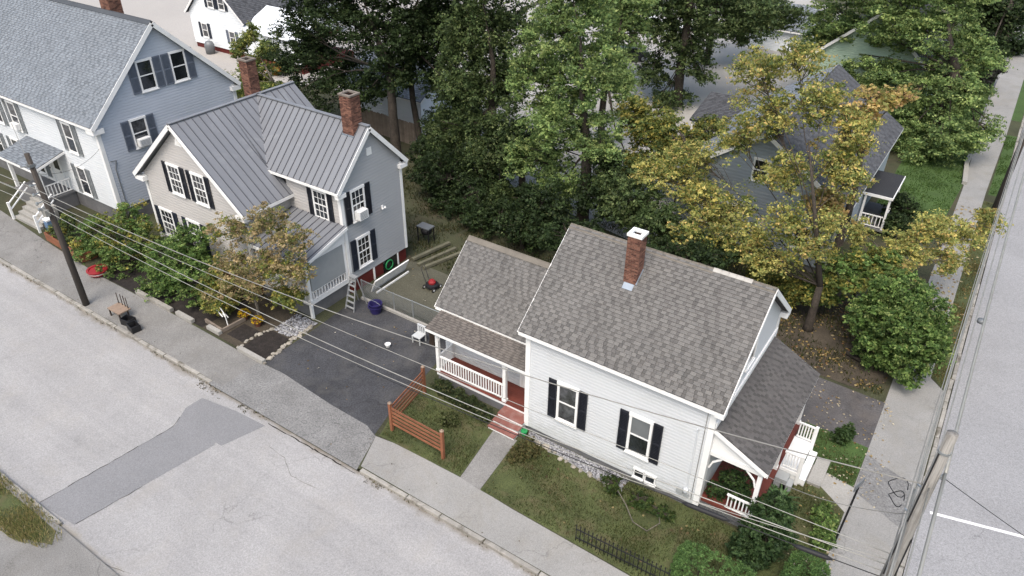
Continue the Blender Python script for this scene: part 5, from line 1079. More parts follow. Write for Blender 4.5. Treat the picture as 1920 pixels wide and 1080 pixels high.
scatter('verge_weeds', 'leaf-strewn dry grass strip along the side street kerb', [[(1.5, 32.7), (2.18, 32.1), (2.18, 54.4), (1.36, 54.4)]], 450, .1, .035, [((.15, .125, .05), 4), ((.22, .165, .06), 3), ((.09, .095, .03), 3)], 55)
FL = [((.34, .24, .09), 4), ((.42, .33, .16), 3), ((.24, .13, .06), 3), ((.5, .42, .25), 1.5)]
scatter('fallen_leaves', 'tan and yellow fallen leaves scattered under the trees and on the side walk', [[(-7.5, 30), (-.2, 30), (-.1, 36), (-4.4, 37), (-8, 36)], ], 26, .15, .10, FL, 56, True)
scatter('fallen_leaves', 'scattered pale fallen leaves on the side driveway and sidewalk', [[(-4.3, 26.4), (.2, 26.0), (1.2, 29.6), (-4.3, 29.7)], [(-2.4, 23.6), (1.0, 23), (1.0, 26.4), (-2.4, 26.4)], [(-1.5, 18.5), (.3, 18.5), (.3, 23), (-1.5, 23)]], 20, .095, .075, [((.5, .42, .28), 4), ((.6, .54, .4), 3), ((.34, .24, .1), 3), ((.2, .12, .06), 2)], 57, True)
scatter('sidewalk_leaves', 'carpet of yellow-brown leaves over the shaded far sidewalk', [[(.0, 36), (2.2, 36), (2.2, 53), (-.1, 53)]], 14, .17, .12, FL, 58, True)
scatter('yard_litter', 'brown leaf litter over the back yards', [[(-24.5, 27.2), (-8, 27), (-8, 38), (-34, 38), (-30, 27.3)], [(-11.5, 15.6), (-.2, 15.6), (-.2, 19), (-11.5, 19)]], 4, .12, .09, [((.2, .15, .08), 3), ((.12, .09, .05), 3), ((.30, .24, .12), 1)], 59, True)
scatter('kerb_weeds', 'thin weeds growing along the joint of kerb and road', [[(-44, 13.55), (-25.2, 13.56), (-25.2, 13.68), (-44, 13.66)], [(-16.3, 13.55), (-3, 13.53), (-3, 13.66), (-16.3, 13.67)], [(-25, 13.5), (-21.5, 13.5), (-21.5, 13.62), (-25, 13.66)]], 200, .07, .04, [((.10, .10, .04), 3), ((.16, .14, .08), 3), ((.05, .05, .03), 3)], 60, False, -.11)

scatter('driveway_debris', 'small leaves and pale bits scattered on the dark driveway', [[(-24.3, 16.2), (-18.5, 16.2), (-18.6, 22.3), (-24.4, 22.3)], [(-24.5, 23), (-18.4, 23), (-18.4, 27), (-24.6, 27)]], 1.6, .1, .07, [((.30, .24, .14), 3), ((.5, .46, .38), 1.5), ((.14, .10, .06), 3)], 62, True, .02)
scatter('sidewalk_grit', 'grit, twigs and small leaves on the sidewalks and kerb edge', [[(-44, 13.9), (-16.5, 13.9), (-16.5, 15.6), (-44, 16.1)], [(-16.3, 13.9), (-2, 13.9), (-2, 15.3), (-16.3, 15.3)], [(-44, 13.2), (-2, 13.2), (-2, 13.6), (-44, 13.6)]], 1.8, .07, .04, [((.16, .12, .07), 3), ((.10, .09, .07), 3), ((.34, .30, .22), 1)], 63, True, .02)

scatter('kerb_dirt', 'brown tufts and dirt where the kerb drops at the driveway', [[(-25.9, 13.25), (-24.2, 13.25), (-24.0, 13.7), (-25.9, 13.8)], [(-23.4, 13.3), (-22.6, 13.3), (-22.6, 13.62), (-23.4, 13.62)], [(-16.7, 13.3), (-15.0, 13.4), (-14.8, 13.66), (-16.7, 13.68)]], 420, .06, .05, [((.10, .085, .05), 3), ((.16, .13, .08), 3), ((.07, .075, .03), 2)], 64, False, -.11)

# ================================================================== STREET FURNITURE AND SMALL THINGS
def wire(name, label, pts, rad, mt, group='overhead cables', wob=0):
    b = MB(); b.tube(pts, rad, 5); return tag(b.build(name, mt, None, True), label, 'cable', group)
def sag(p, q, s, n=24): p, q = Vector(p), Vector(q); return [p.lerp(q, i/n)-V3(0, 0, 4*s*(i/n)*(1-i/n)) for i in range(n+1)]
# weathered pole at the left kerb
PL = thing('utility_pole', 'dark weathered wooden utility pole on the kerb before the blue house', 'utility pole', (-35.8, 13.98, 0))
b = MB(); b.tube([(-35.8, 13.98, -.1), (-35.78, 13.95, 4), (-35.85, 13.85, 8.4)], [.17, .15, .115], 12); b.build('pole', 'polewood_d', PL, True)
b = MB(); b.box(-36.0, -35.7, 13.72, 13.98, 7.75, 7.9); b.tube([(-35.85, 13.7, 7.8), (-36.1, 13.5, 7.8)], .04, 5); b.build('bracket', 'steel', PL)
for z in (6.9, 6.45, 6.0, 5.7):
    b = MB(); b.tube([(-35.85, 13.8, z), (-35.85, 13.5, z)], .03, 5); b.lathe((-35.85, 13.5, z-.08), [(.05, 0), (.07, .06), (.05, .14)], 8); b.build('insulator', 'galv', PL)
b = MB(); b.box(-35.95, -35.6, 13.6, 13.8, 5.3, 5.62); b.build('splice_box', 'cable_g', PL)
# pale pole at the right corner and its stub
PX, PYY = 1.62, 16.8
PR = thing('utility_pole', 'tall pale grey utility pole on the side street corner carrying many cables', 'utility pole', (PX, PYY, 0))
b = MB(); b.tube([(PX, PYY, -.1), (PX, PYY, 5), (PX, PYY, 9.35)], [.19, .165, .135], 14); b.build('pole', 'polewood', PR, True)
b = MB(); b.tube([(PX, PYY, 8.72), (PX, PYY, 8.78)], .155, 14); b.build('band', 'galv', PR)
b = MB(); b.box(PX+.1, PX+.26, PYY-.05, PYY+.05, 7.9, 8.0); b.build('bracket', 'galv', PR)
for z in (7.2, 6.2):
    b = MB(); b.tube([(PX, PYY+.1, z), (PX-.25, PYY+.3, z)], .03, 5); b.build('bracket', 'galv', PR)
b = MB(); b.tube([(PX-.1, PYY-.12, 8.7), (PX-.12, PYY-.14, 4)], .02, 5); b.build('ground_wire', 'cable_b', PR)
b = MB(); b.box(PX+.13, PX+.17, PYY-.1, PYY+.1, 3.6, 5.6); b.build('riser_guard', 'black', PR)
PF = thing('utility_pole', 'dark utility pole on the grass verge of the side street', 'utility pole', (2.05, 53.4, 0))
b = MB(); b.tube([(2.05, 53.4, -.1), (2.05, 53.4, 9.2)], [.19, .14], 12); b.build('pole', 'polewood_d', PF, True)
b = MB(); b.box(1.85, 2.25, 53.2, 53.3, 6.0, 6.2); b.build('bracket', 'steel', PF)
# cables along the main street
LZ = ((6.9, 7.55, 'twisted grey cable, topmost span along the main street rising to the pale pole', .019, 'cable_g', 1.15), (6.45, 4.75, 'thin pale cable, second span over the driveway along the main street', .012, 'cable', .32),
      (6.4, 4.3, 'pale twisted cable, third span over the driveway along the main street', .017, 'cable', 1.05), (5.9, 4.0, 'pale cable, lowest span over the driveway along the main street', .014, 'cable', 1.0))
for zl, zr, lb_, rad, mt_, sg in LZ:
    wire('overhead_cable', lb_, sag((-35.85, 13.48, zl), (PX-.1, PYY-.05, zr), sg, 48), rad, mt_)
    wire('overhead_cable', lb_.replace('over the driveway', 'running left from the dark pole').replace('rising to the pale pole', 'running left from the dark pole'), sag((-35.85, 13.48, zl), (-75, 13.2, zl-.1), .4, 20), rad, mt_)
wire('overhead_cable', 'pale cable just above the side porch bush, ending at the pale corner pole', sag((-9, 15.85, 3.35), (PX-.1, PYY-.05, 4.5), .12, 24), .013, 'cable')
# fat black closures on the lowest cable, with the messenger that carries them
q = sag((-35.85, 13.48, 5.9), (PX-.1, PYY-.05, 3.75), 1.0, 200)
for i0, i1, lb_ in ((169, 178, 'long black cable closure hanging before the side porch of the white house'), (187, 194, 'black cable closure hanging near the pale corner pole')):
    b = MB(); b.tube([p-V3(0, 0, .03) for p in q[i0:i1]], [.03]+[.075]*(i1-i0-2)+[.03], 8); tag(b.build('cable_closure', 'cable_b', None, True), lb_, 'cable', 'cable closures')
wire('black_cable', 'thin black cable sagging low across the front of the white house', q[100:], .016, 'cable_b')
wire('service_drop', 'thin cable from the corner pole down to the side porch', sag((-2.5, 19.4, 3.0), (PX-.05, PYY+.3, 6.1), .35, 20), .012, 'cable_g')
wire('service_drop', 'thin cable from the dark pole to the blue house corner', sag((-35.85, 13.85, 7.4), (-42.1, 20.05, 5.0), .5, 16), .012, 'cable_g')
wire('service_drop', 'thin cable from the dark pole to the blue house upper front', sag((-35.85, 13.85, 7.6), (-52.5, 20.0, 5.8), .6, 16), .014, 'cable_g')
wire('service_drop', 'thin dark cable from the corner pole out over the side road', sag((PX+.2, PYY, 7.95), (12, 14.4, 6.9), .3, 16), .010, 'cable_b')
# cables along the side street
for k, (dx, z, rad, mt_, lb_) in enumerate(((-.25, 7.2, .022, 'cable', 'pale cable nearest the sidewalk running along the side street'), (-.12, 6.2, .03, 'cable_g', 'thick grey cable bundle running along the side street'), (.02, 7.6, .018, 'cable', 'thin pale cable over the kerb along the side street'), (.22, 8.05, .045, 'cable', 'thick pale cable bundle over the road edge along the side street'), (-.2, 5.6, .016, 'cable_g', 'lowest grey cable along the side street'))):
    wire('side_street_cable', lb_, sag((PX+dx, PYY+.05, z), (2.05+dx, 53.4, z), .55, 40), rad, mt_, 'side street cables')
    wire('side_street_cable', lb_+' beyond the far pole', sag((2.05+dx, 53.4, z), (2.05+dx, 92, z), .55, 20), rad, mt_, 'side street cables')
    wire('side_street_cable', lb_+', toward the junction', sag((PX+dx, PYY+.05, z), (PX+dx, -22, z), .55, 20), rad, mt_, 'side street cables')
for k, (yy, zz, rr, lb_) in enumerate(((18.0, 6.05, .36, 'black slack loop of cable hanging beside the pale pole'), (17.7, 5.9, .28, 'smaller black slack loop of cable beside the pale pole'))):
    b = MB(); b.tube([(PX-.3-rr*.7+rr*math.cos(t)*.7, yy+rr*math.sin(t), zz+.1*math.sin(2*t)) for t in [i*.42 for i in range(15)]], .014, 5); tag(b.build('cable_loop', 'cable_b', None, True), lb_, 'cable', 'slack cable loops')
b = MB(); b.lathe((2.0, 27.4, 6.55), [(.03, -.1), (.14, -.06), (.14, .06), (.03, .1)], 10); tag(b.build('cable_splice', 'steel', None, True), 'round grey cable splice on the side street cables', 'cable')
# street sign
sg = thing('street_sign', 'thin dark post with small street name blade at the corner lawn edge', 'sign', (.12, 20.8, 0))
b = MB(); b.tube([(.12, 20.8, -.05), (.2, 20.8, 2.85)], .035, 8); b.build('post', 'black', sg)
b = MB(); b.obox((.2, 20.83, 2.95), (.09, .32, 0), (0, 0, .13), (.012, -.004, 0)); b.build('sign_blade', 'steel', sg)
# red-brown slatted fence
fr = thing('slat_fence', 'low red-brown horizontal slat fence around the corner of the small lawn', 'fence', (-16.6, 16.05, 0))
A_, B2, C2 = V3(-16.62, 16.05, 0), V3(-13.88, 16.0, 0), V3(-17.0, 18.6, 0)
for p in (A_, B2, C2):
    b = MB(); b.box(p.x-.06, p.x+.06, p.y-.06, p.y+.06, -.05, 1.5); ps = b.build('post', 'fence_red', fr)
    b = MB(); b.lathe((p.x, p.y, 1.5), [(.09, 0), (.09, .03), (.05, .06), (.02, .09)], 8); b.build('post_cap', 'brownwood', ps)
for p, q in ((A_, B2), (A_, C2)):
    for k in range(5):
        b = MB(); z = .42+.21*k; b.bar(p+V3(0, 0, z), q+V3(0, 0, z), .03, .10); b.build('slat', 'fence_red', fr)
# black iron fence
bf = thing('iron_fence', 'low black iron picket fence along the front sidewalk', 'fence', (-6, 15.6, 0))
p0, p1 = V3(-7.55, 15.58, 0), V3(-4.1, 15.75, 0)
b = MB(); b.bar(p0+V3(0, 0, .18), p1+V3(0, 0, .18), .03, .03); b.bar(p0+V3(0, 0, .62), p1+V3(0, 0, .62), .03, .03); b.build('rail', 'black', bf)
b = MB(); b.box(-.012, .012, -.012, .012, 0, .78); b.add([(-.03, -.012, .78), (.03, -.012, .78), (0, 0, .88), (.03, .012, .78), (-.03, .012, .78)], [(0, 1, 2), (1, 3, 2), (3, 4, 2), (4, 0, 2)])
me = bpy.data.meshes.new('picket'); me.from_pydata(b.v, [], b.f); me.materials.append(MT['black'])
for i in range(23): share('picket', me, bf, Matrix.Translation(p0.lerp(p1, i/22)))
# chain-link fence at the back of the driveway
cf = thing('chain_link_fence', 'galvanised chain-link fence with gate across the back of the driveway', 'fence', (-21.3, 22.6, 0))
P = [V3(-24.5, 22.6, 0), V3(-22.3, 22.6, 0), V3(-21.05, 22.62, 0), V3(-18.3, 22.65, 0)]
for i, p in enumerate(P):
    b = MB(); b.tube([p, p+V3(0, 0, 1.15)], .035, 8); b.build('post', 'galv', cf)
for a, c in zip(P, P[1:]):
    b = MB(); b.tube([a+V3(0, 0, 1.12), c+V3(0, 0, 1.12)], .022, 6); b.build('top_rail', 'galv', cf)
    b = MB(); L = (c-a).length; dd = (c-a)/L; n = int(L/.1)
    for i in range(-11, n):
        for s in (1, -1):
            u0, u1 = i*.1, i*.1+1.05; z0, z1 = (.04, 1.09) if s > 0 else (1.09, .04)
            if u1 < 0 or u0 > L: continue
            if u0 < 0: z0 += (z1-z0)*(-u0/1.05); u0 = 0
            if u1 > L: z1 = z0+(z1-z0)*((L-u0)/(u1-u0)); u1 = L
            b.tube([a+dd*u0+V3(0, .004*s, z0), a+dd*u1+V3(0, .004*s, z1)], .006, 3, False)
    b.build('wire_mesh', 'meshwire', cf, kind='stuff')
b = MB(); b.box(-24.5, -18.2, 22.42, 22.56, 0, .14); b.build('footing', 'conc', cf)
# plank fence in front of the garage
wf = thing('plank_fence', 'weathered vertical plank fence in front of the white garage', 'fence', (-38, 40.2, 0))
x = -41.5; me = None
while x < -35.6:
    b = MB(); h_ = 1.75+random.uniform(-.04, .04); yy = 40.3-(x+41.5)*.06; b.box(x, x+.14, yy, yy+.03, 0, h_); b.build('plank', 'fence_wood', wf); x += .15
# step ladder
ld2 = thing('step_ladder', 'aluminium step ladder standing at the corner of the grey house', 'ladder', (-24.3, 21.7, 0))
for s in (-1, 1):
    b = MB(); b.bar((-24.25+s*.30, 21.35, 0), (-24.25+s*.18, 21.85, 1.78), .03, .08); b.build('rail', 'alu', ld2)
    b = MB(); b.bar((-24.25+s*.30, 22.3, 0), (-24.25+s*.18, 21.92, 1.75), .03, .05); b.build('rear_rail', 'alu', ld2)
for k in range(6):
    t = (k+.6)/6.2; b = MB(); wdt = .30-.12*t; b.box(-24.25-wdt, -24.25+wdt, 21.35+.5*t-.05, 21.35+.5*t+.06, 1.78*t-.015, 1.78*t+.015); b.build('tread', 'alu', ld2)
b = MB(); b.box(-24.47, -24.03, 21.76, 22.0, 1.76, 1.82); b.build('top_cap', 'alu', ld2)
# purple tub
tb = thing('purple_tub', 'stack of dark purple plastic tubs on the driveway beside the ladder', 'tub', (-23.05, 22.0, 0))
b = MB(); b.lathe((-23.05, 22.0, 0), [(.26, 0), (.34, .36), (.38, .37), (.38, .42), (.33, .42), (.25, .08)], 16); b.build('tub', 'purple', tb, False)
b = MB(); b.lathe((-23.0, 21.98, .22), [(.24, 0), (.33, .34), (.36, .35), (.36, .39), (.31, .39), (.22, .1)], 16); b.build('tub', 'purple', tb, False)
b = MB(); b.tube([(-23.37, 21.98, .58), (-23.2, 21.9, .76), (-22.85, 21.9, .76), (-22.65, 21.98, .58)], .012, 5); b.build('handle', 'galv', tb)
# white bulkhead panel against the basement
wp = thing('leaning_board', 'long white board leaning by the basement doors of the grey house', 'board', (-24.3, 24.6, 0))
b = MB(); b.obox((-24.35, 24.6, .42), (0, 1.35, 0), (.18, 0, .38), (.03, 0, -.014)); b.build('board', 'white', wp)
b = MB(); b.bar((-24.2, 23.3, .05), (-24.2, 25.9, .05), .08, .08); b.build('rail', 'white', wp)
# lawn mower
lm_ = thing('lawn_mower', 'red and black push lawn mower parked on the back patio', 'lawn mower', (-22.1, 25.4, 0))
b = MB(); b.lathe((-22.1, 25.4, .12), [(.3, 0), (.38, .05), (.36, .16), (.2, .2)], 14); b.build('deck', 'black', lm_)
b = MB(); b.lathe((-22.1, 25.4, .32), [(.2, 0), (.21, .1), (.14, .2), (.05, .22)], 12); b.build('engine', 'red', lm_)
for sx in (-.33, .33):
    for sy in (-.28, .28):
        b = MB(); c = V3(-22.1+sx, 25.4+sy, .12); b.tube([c-V3(.03, 0, 0), c+V3(.03, 0, 0)], .12, 12); wl = b.build('wheel', 'rubber', lm_)
        b = MB(); b.tube([c-V3(.036, 0, 0), c+V3(.036, 0, 0)], .06, 10); b.build('rim', 'white', wl)
b = MB(); b.tube([(-22.4, 25.55, .3), (-23.1, 26.0, .85), (-23.0, 25.6, .85)], .018, 6); b.tube([(-22.3, 25.2, .3), (-23.0, 25.6, .85)], .018, 6); b.build('handle', 'black', lm_)
# landscape timbers
TL = ('silvered landscape timber lying between the other two in the yard', 'silvered landscape timber lying nearest the mower on the patio edge', 'silvered landscape timber lying against the wall side of the grey house yard')
for i, (x0, y0, x1, y1) in enumerate(((-24.2, 26.7, -23.6, 29.4), (-23.7, 26.6, -22.95, 29.2), (-24.75, 26.9, -24.2, 29.6))):
    b = MB(); b.bar((x0, y0, .08+.04*i), (x1, y1, .08+.04*i), .2, .15); tag(b.build('timber', 'plankwood', None), TL[i], 'timber', 'yard timbers')
gt = thing('grill', 'black charcoal grill with grey lid shelf at the rear corner of the grey house', 'grill', (-25.6, 29.2, 0))
b = MB(); b.box(-26.1, -25.2, 28.9, 29.5, .95, 1.02); b.build('shelf', 'steel', gt)
for sx in (-26.05, -25.25):
    for sy in (28.95, 29.45):
        b = MB(); b.box(sx-.025, sx+.025, sy-.025, sy+.025, 0, .95); b.build('leg', 'black', gt)
b = MB(); b.lathe((-25.6, 29.2, .45), [(.1, 0), (.3, .1), (.34, .28), (.3, .42), (.1, .5)], 14); b.build('bowl', 'black', gt, True)
# things beside the porch
tbl = thing('patio_chair', 'white plastic chair by the porch end of the white house', 'chair', (-19.6, 21.3, 0))
b = MB(); b.box(-19.85, -19.35, 21.1, 21.6, .40, .44); b.build('seat', 'wsiding', tbl)
for sx in (-19.82, -19.38):
    for sy in (21.13, 21.57):
        b = MB(); b.box(sx-.025, sx+.025, sy-.025, sy+.025, 0, .4 if sy < 21.3 else .85); b.build('leg', 'wsiding', tbl)
for k in range(4):
    b = MB(); b.box(-19.8+.12*k, -19.74+.12*k, 21.56, 21.6, .44, .85); b.build('back_slat', 'wsiding', tbl)
b = MB(); b.box(-19.85, -19.35, 21.55, 21.61, .8, .88); b.build('top_rail', 'wsiding', tbl)
ps_ = thing('plant_stand', 'wooden stump stand with a pale pot beside the white chair', 'plant stand', (-18.95, 21.6, 0))
b = MB(); b.lathe((-18.95, 21.6, 0), [(.2, 0), (.16, .3), (.17, .75), (.24, .8)], 10); b.build('stand', 'darkwood', ps_)
b = MB(); b.lathe((-18.95, 21.6, .8), [(.16, 0), (.22, .22), (.24, .25)], 12); b.build('pot', 'conc', ps_)
b = MB(); b.lathe((-20.6, 20.2, .012), [(.10, 0), (.14, .12), (.15, .16), (.12, .16), (.10, .04)], 12); tag(b.build('white_bowl', 'white', None), 'small white bowl left on the dark driveway', 'bowl')
b = MB(); b.lathe((-11.95, 18.95, 0), [(.1, 0), (.13, .2), (.15, .22), (.13, .26), (.03, .28)], 12); b.tube([(-12.05, 18.95, .22), (-11.95, 18.9, .4), (-11.85, 18.95, .22)], .012, 5); tag(b.build('watering_can', 'green', None), 'green plastic watering pot beside the red steps', 'pot')
# kerbside furniture
nt_ = thing('overturned_table', 'brown table lying on the kerb with its dark legs in the air', 'table', (-33.3, 14.3, 0))
b = MB(); b.box(-33.9, -32.9, 14.1, 14.75, .42, .48); b.build('top', 'brownwood', nt_)
for sx, sy in ((-33.8, 14.68), (-33.5, 14.70), (-33.25, 14.7), (-33.0, 14.68)):
    b = MB(); b.bar((sx, sy, .45), (sx-.1, sy+.06, 1.05), .04, .04); b.build('leg', 'darkwood', nt_)
for sx, sy in ((-33.82, 14.15), (-32.98, 14.15), (-33.82, 14.6), (-32.98, 14.6)):
    b = MB(); b.box(sx-.03, sx+.03, sy-.03, sy+.03, 0, .42); b.build('leg', 'darkwood', nt_)
for i, (x, y, ang) in enumerate(((-32.45, 14.25, .2), (-31.75, 14.1, -.15))):
    cx_ = thing('black_crate', ('open black plastic crate next to the brown table on the kerb', 'open black plastic crate furthest from the brown table on the kerb')[i], 'crate', (x, y, 0), 'crates on the kerb')
    e1, e2 = V3(math.cos(ang), math.sin(ang), 0), V3(-math.sin(ang), math.cos(ang), 0); c = V3(x, y, 0)
    b = MB(); b.obox(c+V3(0, 0, .03), e1*.28, e2*.2, V3(0, 0, .02)); b.build('bottom', 'black', cx_)
    for s in (-1, 1):
        b = MB(); b.obox(c+e1*.29*s+V3(0, 0, .19), e1*.015, e2*.22, V3(0, 0, .17)); b.build('side', 'black', cx_)
        b = MB(); b.obox(c+e2*.21*s+V3(0, 0, .19), e1*.275, e2*.015, V3(0, 0, .17)); b.build('side', 'black', cx_)
b = MB(); b.obox((-31.75, 14.1, .07), (.09, .03, .01), (-.03, .09, 0), (0, 0, .012)); tag(b.build('paper', 'white', None), 'white paper lying inside the far black crate', 'paper')
# red boat planter, wooden planter box
rp_ = thing('red_planter', 'oval red planter with a white stripe at the shrub beside the pole', 'planter', (-38.0, 16.0, 0))
b = MB(); b.lathe((-38.0, 16.0, 0), [(.35, 0), (.52, .18), (.5, .2)], 14); b.build('bowl', 'red', rp_)
b = MB(); b.lathe((-38.0, 16.0, .2), [(.515, 0), (.54, .06), (.50, .06)], 14); b.build('stripe', 'white', rp_)
b = MB(); b.lathe((-38.0, 16.0, .26), [(.54, 0), (.57, .1), (.46, .1), (.44, .05)], 14); b.build('rim', 'red', rp_)
pb = thing('planter_box', 'long red-brown timber planter box at the sidewalk by the blue house', 'planter', (-42, 16.5, 0))
for (x0, y0, x1, y1) in ((-44.1, 16.42, -39.9, 16.22), (-44.0, 17.2, -39.8, 17.0)):
    for k in range(2):
        b = MB(); b.bar((x0, y0, .14+.26*k), (x1, y1, .14+.26*k), .06, .24); b.build('plank', 'fence_red', pb)
for (x0, y0, x1, y1) in ((-44.1, 16.45, -44.0, 17.2), (-39.9, 16.25, -39.8, 17.0)):
    b = MB(); b.bar((x0, y0, .27), (x1, y1, .27), .06, .5); b.build('plank', 'fence_red', pb)
b = MB(); b.prism([(-44.0, 16.46, .3), (-39.95, 16.27, .3), (-39.9, 16.95, .3), (-43.95, 17.15, .3)], (0, 0, .08)); b.build('soil', 'dirt', pb)
tree('planter_shrub', 'green leafy plants filling the timber planter box', 'plant', (-42, 16.7), .02, .4,
     [(-43.2, 16.8, .7, .7, .4, .4), (-41.8, 16.7, .6, .7, .35, .3), (-40.6, 16.6, .6, .5, .35, .3), (-43.4, 17.6, .9, .7, .4, .6), (-41.6, 18.4, .8, 1.1, .7, .6)], 110, .28, 55, .11, BG, seed=61, pals=((.6, VG), (.4, YG)))
b = MB(); b.lathe((-41.3, 16.75, .38), [(.13, 0), (.19, .25), (.21, .27), (.17, .27)], 12); tag(b.build('flower_pot', 'rust', None), 'round terracotta pot standing in the timber planter box', 'pot')
wb = thing('water_jug', 'white and blue plastic bin at the foot of the blue house steps', 'bin', (-45.0, 17.1, 0))
b = MB(); b.box(-45.2, -44.75, 17.0, 17.4, 0, .75); b.build('body', 'blueplast', wb)
b = MB(); b.box(-45.23, -44.72, 16.97, 17.43, .75, .85); b.build('lid', 'white', wb)
# planting beds: edging blocks, field stones, mums
for (x0, x1, y, mt_, lb_) in ((-26.25, -24.45, 15.98, 'conc', 'long concrete edging block at the front of the dark mulch bed'), (-28.9, -27.95, 16.25, 'conc', 'short broken concrete edging block beside the sidewalk'), (-31.2, -29.9, 16.12, 'conc', 'dark worn edging block before the shrub bed'), (-34.6, -31.6, 16.1, 'kerb', 'long low stone edging along the green shrubs')):
    b = MB(); b.obox(((x0+x1)/2, y, .10), ((x1-x0)/2, -.01, 0), (0, .11, 0), (0, 0, .10)); b.obox(((x0+x1)/2, y, .205), ((x1-x0)/2-.015, -.01, 0), (0, .095, 0), (0, 0, .008)); tag(b.build('edging_block', mt_, None), lb_, 'edging')
def stone_row(name, label, pts, n, seed):
    rs = random.Random(seed); t = thing(name, label, 'stone edging', (pts[0][0], pts[0][1], 0)); ms = []
    for k in range(4):
        b = MB(); g = np.random.default_rng(seed+k)
        b.lathe((0, 0, 0), [(.5, -.2), (.95, .05), (.85, .45), (.45, .72), (.1, .8)], 7)
        b.v = [(x*(1+.25*g.uniform(-1, 1)), y*(1+.25*g.uniform(-1, 1)), z*(1+.15*g.uniform(-1, 1))) for x, y, z in b.v]
        me = bpy.data.meshes.new('stone'); me.from_pydata(b.v, [], b.f); me.materials.append(MT['stone']); ms.append(me)
    for i in range(n):
        f = i/(n-1)*(len(pts)-1); k = min(int(f), len(pts)-2); p = V3(*pts[k], 0).lerp(V3(*pts[k+1], 0), f-k); s = rs.uniform(.075, .15)
        share('stone', ms[i % 4], t, Matrix.Translation(p+V3(rs.uniform(-.08, .08), rs.uniform(-.08, .08), .03)) @ Matrix.Rotation(rs.uniform(0, 6), 4, 'Z') @ Matrix.Diagonal((s, s*rs.uniform(.7, 1.2), s*.9, 1)))
stone_row('stone_edging', 'row of small field stones between mulch bed and driveway', [(-24.45, 16.0), (-24.75, 17.8), (-24.75, 19.2)], 24, 3)
stone_row('stone_edging', 'row of small field stones between the two mulch beds', [(-26.4, 16.1), (-26.5, 17.2), (-26.2, 17.95)], 12, 9)
stone_row('stone_edging', 'pale edging stones along the outer side of the crushed stone strip', [(-11.6, 18.95), (-10.4, 18.72), (-7.9, 18.42), (-7.3, 18.4)], 22, 13)
b = MB(); g = np.random.default_rng(77)
for i in range(1500):
    x = g.uniform(-11.8, -7.25); yl = 19.05+(x+11.8)*(-.6/4.5); y = g.uniform(max(18.42, yl), 19.22); s = g.uniform(.025, .055); z = .03
    b.add([(x-s, y-s*.7, z), (x+s, y-s, z), (x+s*.8, y+s, z), (x-s, y+s*.8, z), (x, y, z+s*1.1)], [(0, 1, 4), (1, 2, 4), (2, 3, 4), (3, 0, 4)], g.random())
MT['gravelbit'] = M('crushed_stone_chip', (.24, .24, .245), .9, .3, 6, tone=[(0, (.3, .3, .32)), (1, (1.7, 1.7, 1.75))])
tag(b.build('crushed_stone', 'gravelbit', None, tone=True, kind='stuff'), 'grey crushed stone strip along the wall of the white house', 'gravel')
b = MB()
for i in range(700):
    x = g.uniform(-26.2, -24.75); y = g.uniform(18.0, 19.6); s = g.uniform(.03, .06); z = .02
    if (x+26.2)*.9 + 18.0 > y+.9: continue
    b.add([(x-s, y-s*.7, z), (x+s, y-s, z), (x+s*.8, y+s, z), (x-s, y+s*.8, z), (x, y, z+s*1.1)], [(0, 1, 4), (1, 2, 4), (2, 3, 4), (3, 0, 4)], g.random())
tag(b.build('pale_gravel', 'gravelbit', None, tone=True, kind='stuff'), 'patch of pale gravel at the foot of the porch post of the grey house', 'gravel')
MU = [((.55, .36, .01), 4), ((.66, .48, .03), 3), ((.42, .28, .02), 1), ((.07, .10, .02), .8)]
for i, (x, y) in enumerate(((-28.05, 17.8), (-27.05, 17.8))):
    t = thing('potted_mum', ('yellow chrysanthemum in a pot, the one nearer the green shrub', 'yellow chrysanthemum in a pot, the one nearer the driveway')[i], 'flowers', (x, y, 0), 'yellow potted mums')
    b = MB(); b.lathe((x, y, 0), [(.14, 0), (.2, .24), (.22, .26), (.18, .26)], 12); b.build('pot', 'rust', t)
    gg = np.random.default_rng(i+80); dd = gg.normal(size=(70, 3)); dd[:, 2] = abs(dd[:, 2]); dd /= np.linalg.norm(dd, axis=1)[:, None]
    leaves('blossoms', np.array([x, y, .3])+dd*np.array([.28, .28, .24]), np.full(70, .06), 22, .05, MU, t, .6, 90+i)
# timber frame bed with trellis arch
tf = thing('garden_arch', 'low grey timber bed frame with a bent white trellis hoop under the bronze tree', 'planter', (-28.4, 16.9, 0))
b = MB(); b.bar((-29.4, 16.5, .14), (-28.0, 16.4, .14), .1, .2); b.bar((-28.0, 16.4, .14), (-27.9, 17.7, .14), .1, .2); b.build('frame', 'fence_wood', tf)
b = MB(); b.tube([(-29.1, 17.2, .2), (-29.0, 17.1, .8), (-28.5, 16.9, 1.0), (-28.1, 16.8, .8), (-28.05, 16.8, .2)], .025, 6); b.build('hoop', 'white', tf)
for k in range(3):
    b = MB(); b.bar((-29.2+.1*k, 17.3-.2*k, .5+.18*k), (-28.2+.1*k, 17.0-.2*k, .5+.18*k), .05, .02); b.build('slat', 'white', tf)
# low retaining kerb of the side lawn, stone step
b = MB()
for (p, q_) in (((-.12, 56.6, .1), (-.45, 60.5, .1)), ((-.45, 60.5, .1), (-.4, 63, .1))): b.bar(p, q_, .3, .3)
b.bar((-2.8, 63.2, .12), (-.4, 62.9, .12), .3, .25); tag(b.build('retaining_wall', 'conc', None), 'low pale concrete retaining wall around the bright green lawn', 'wall')
b = MB(); b.box(-.75, -.62, 64, 84, 0, .55); tag(b.build('retaining_wall', 'greyfound', None), 'dark low wall along the far side sidewalk', 'wall')
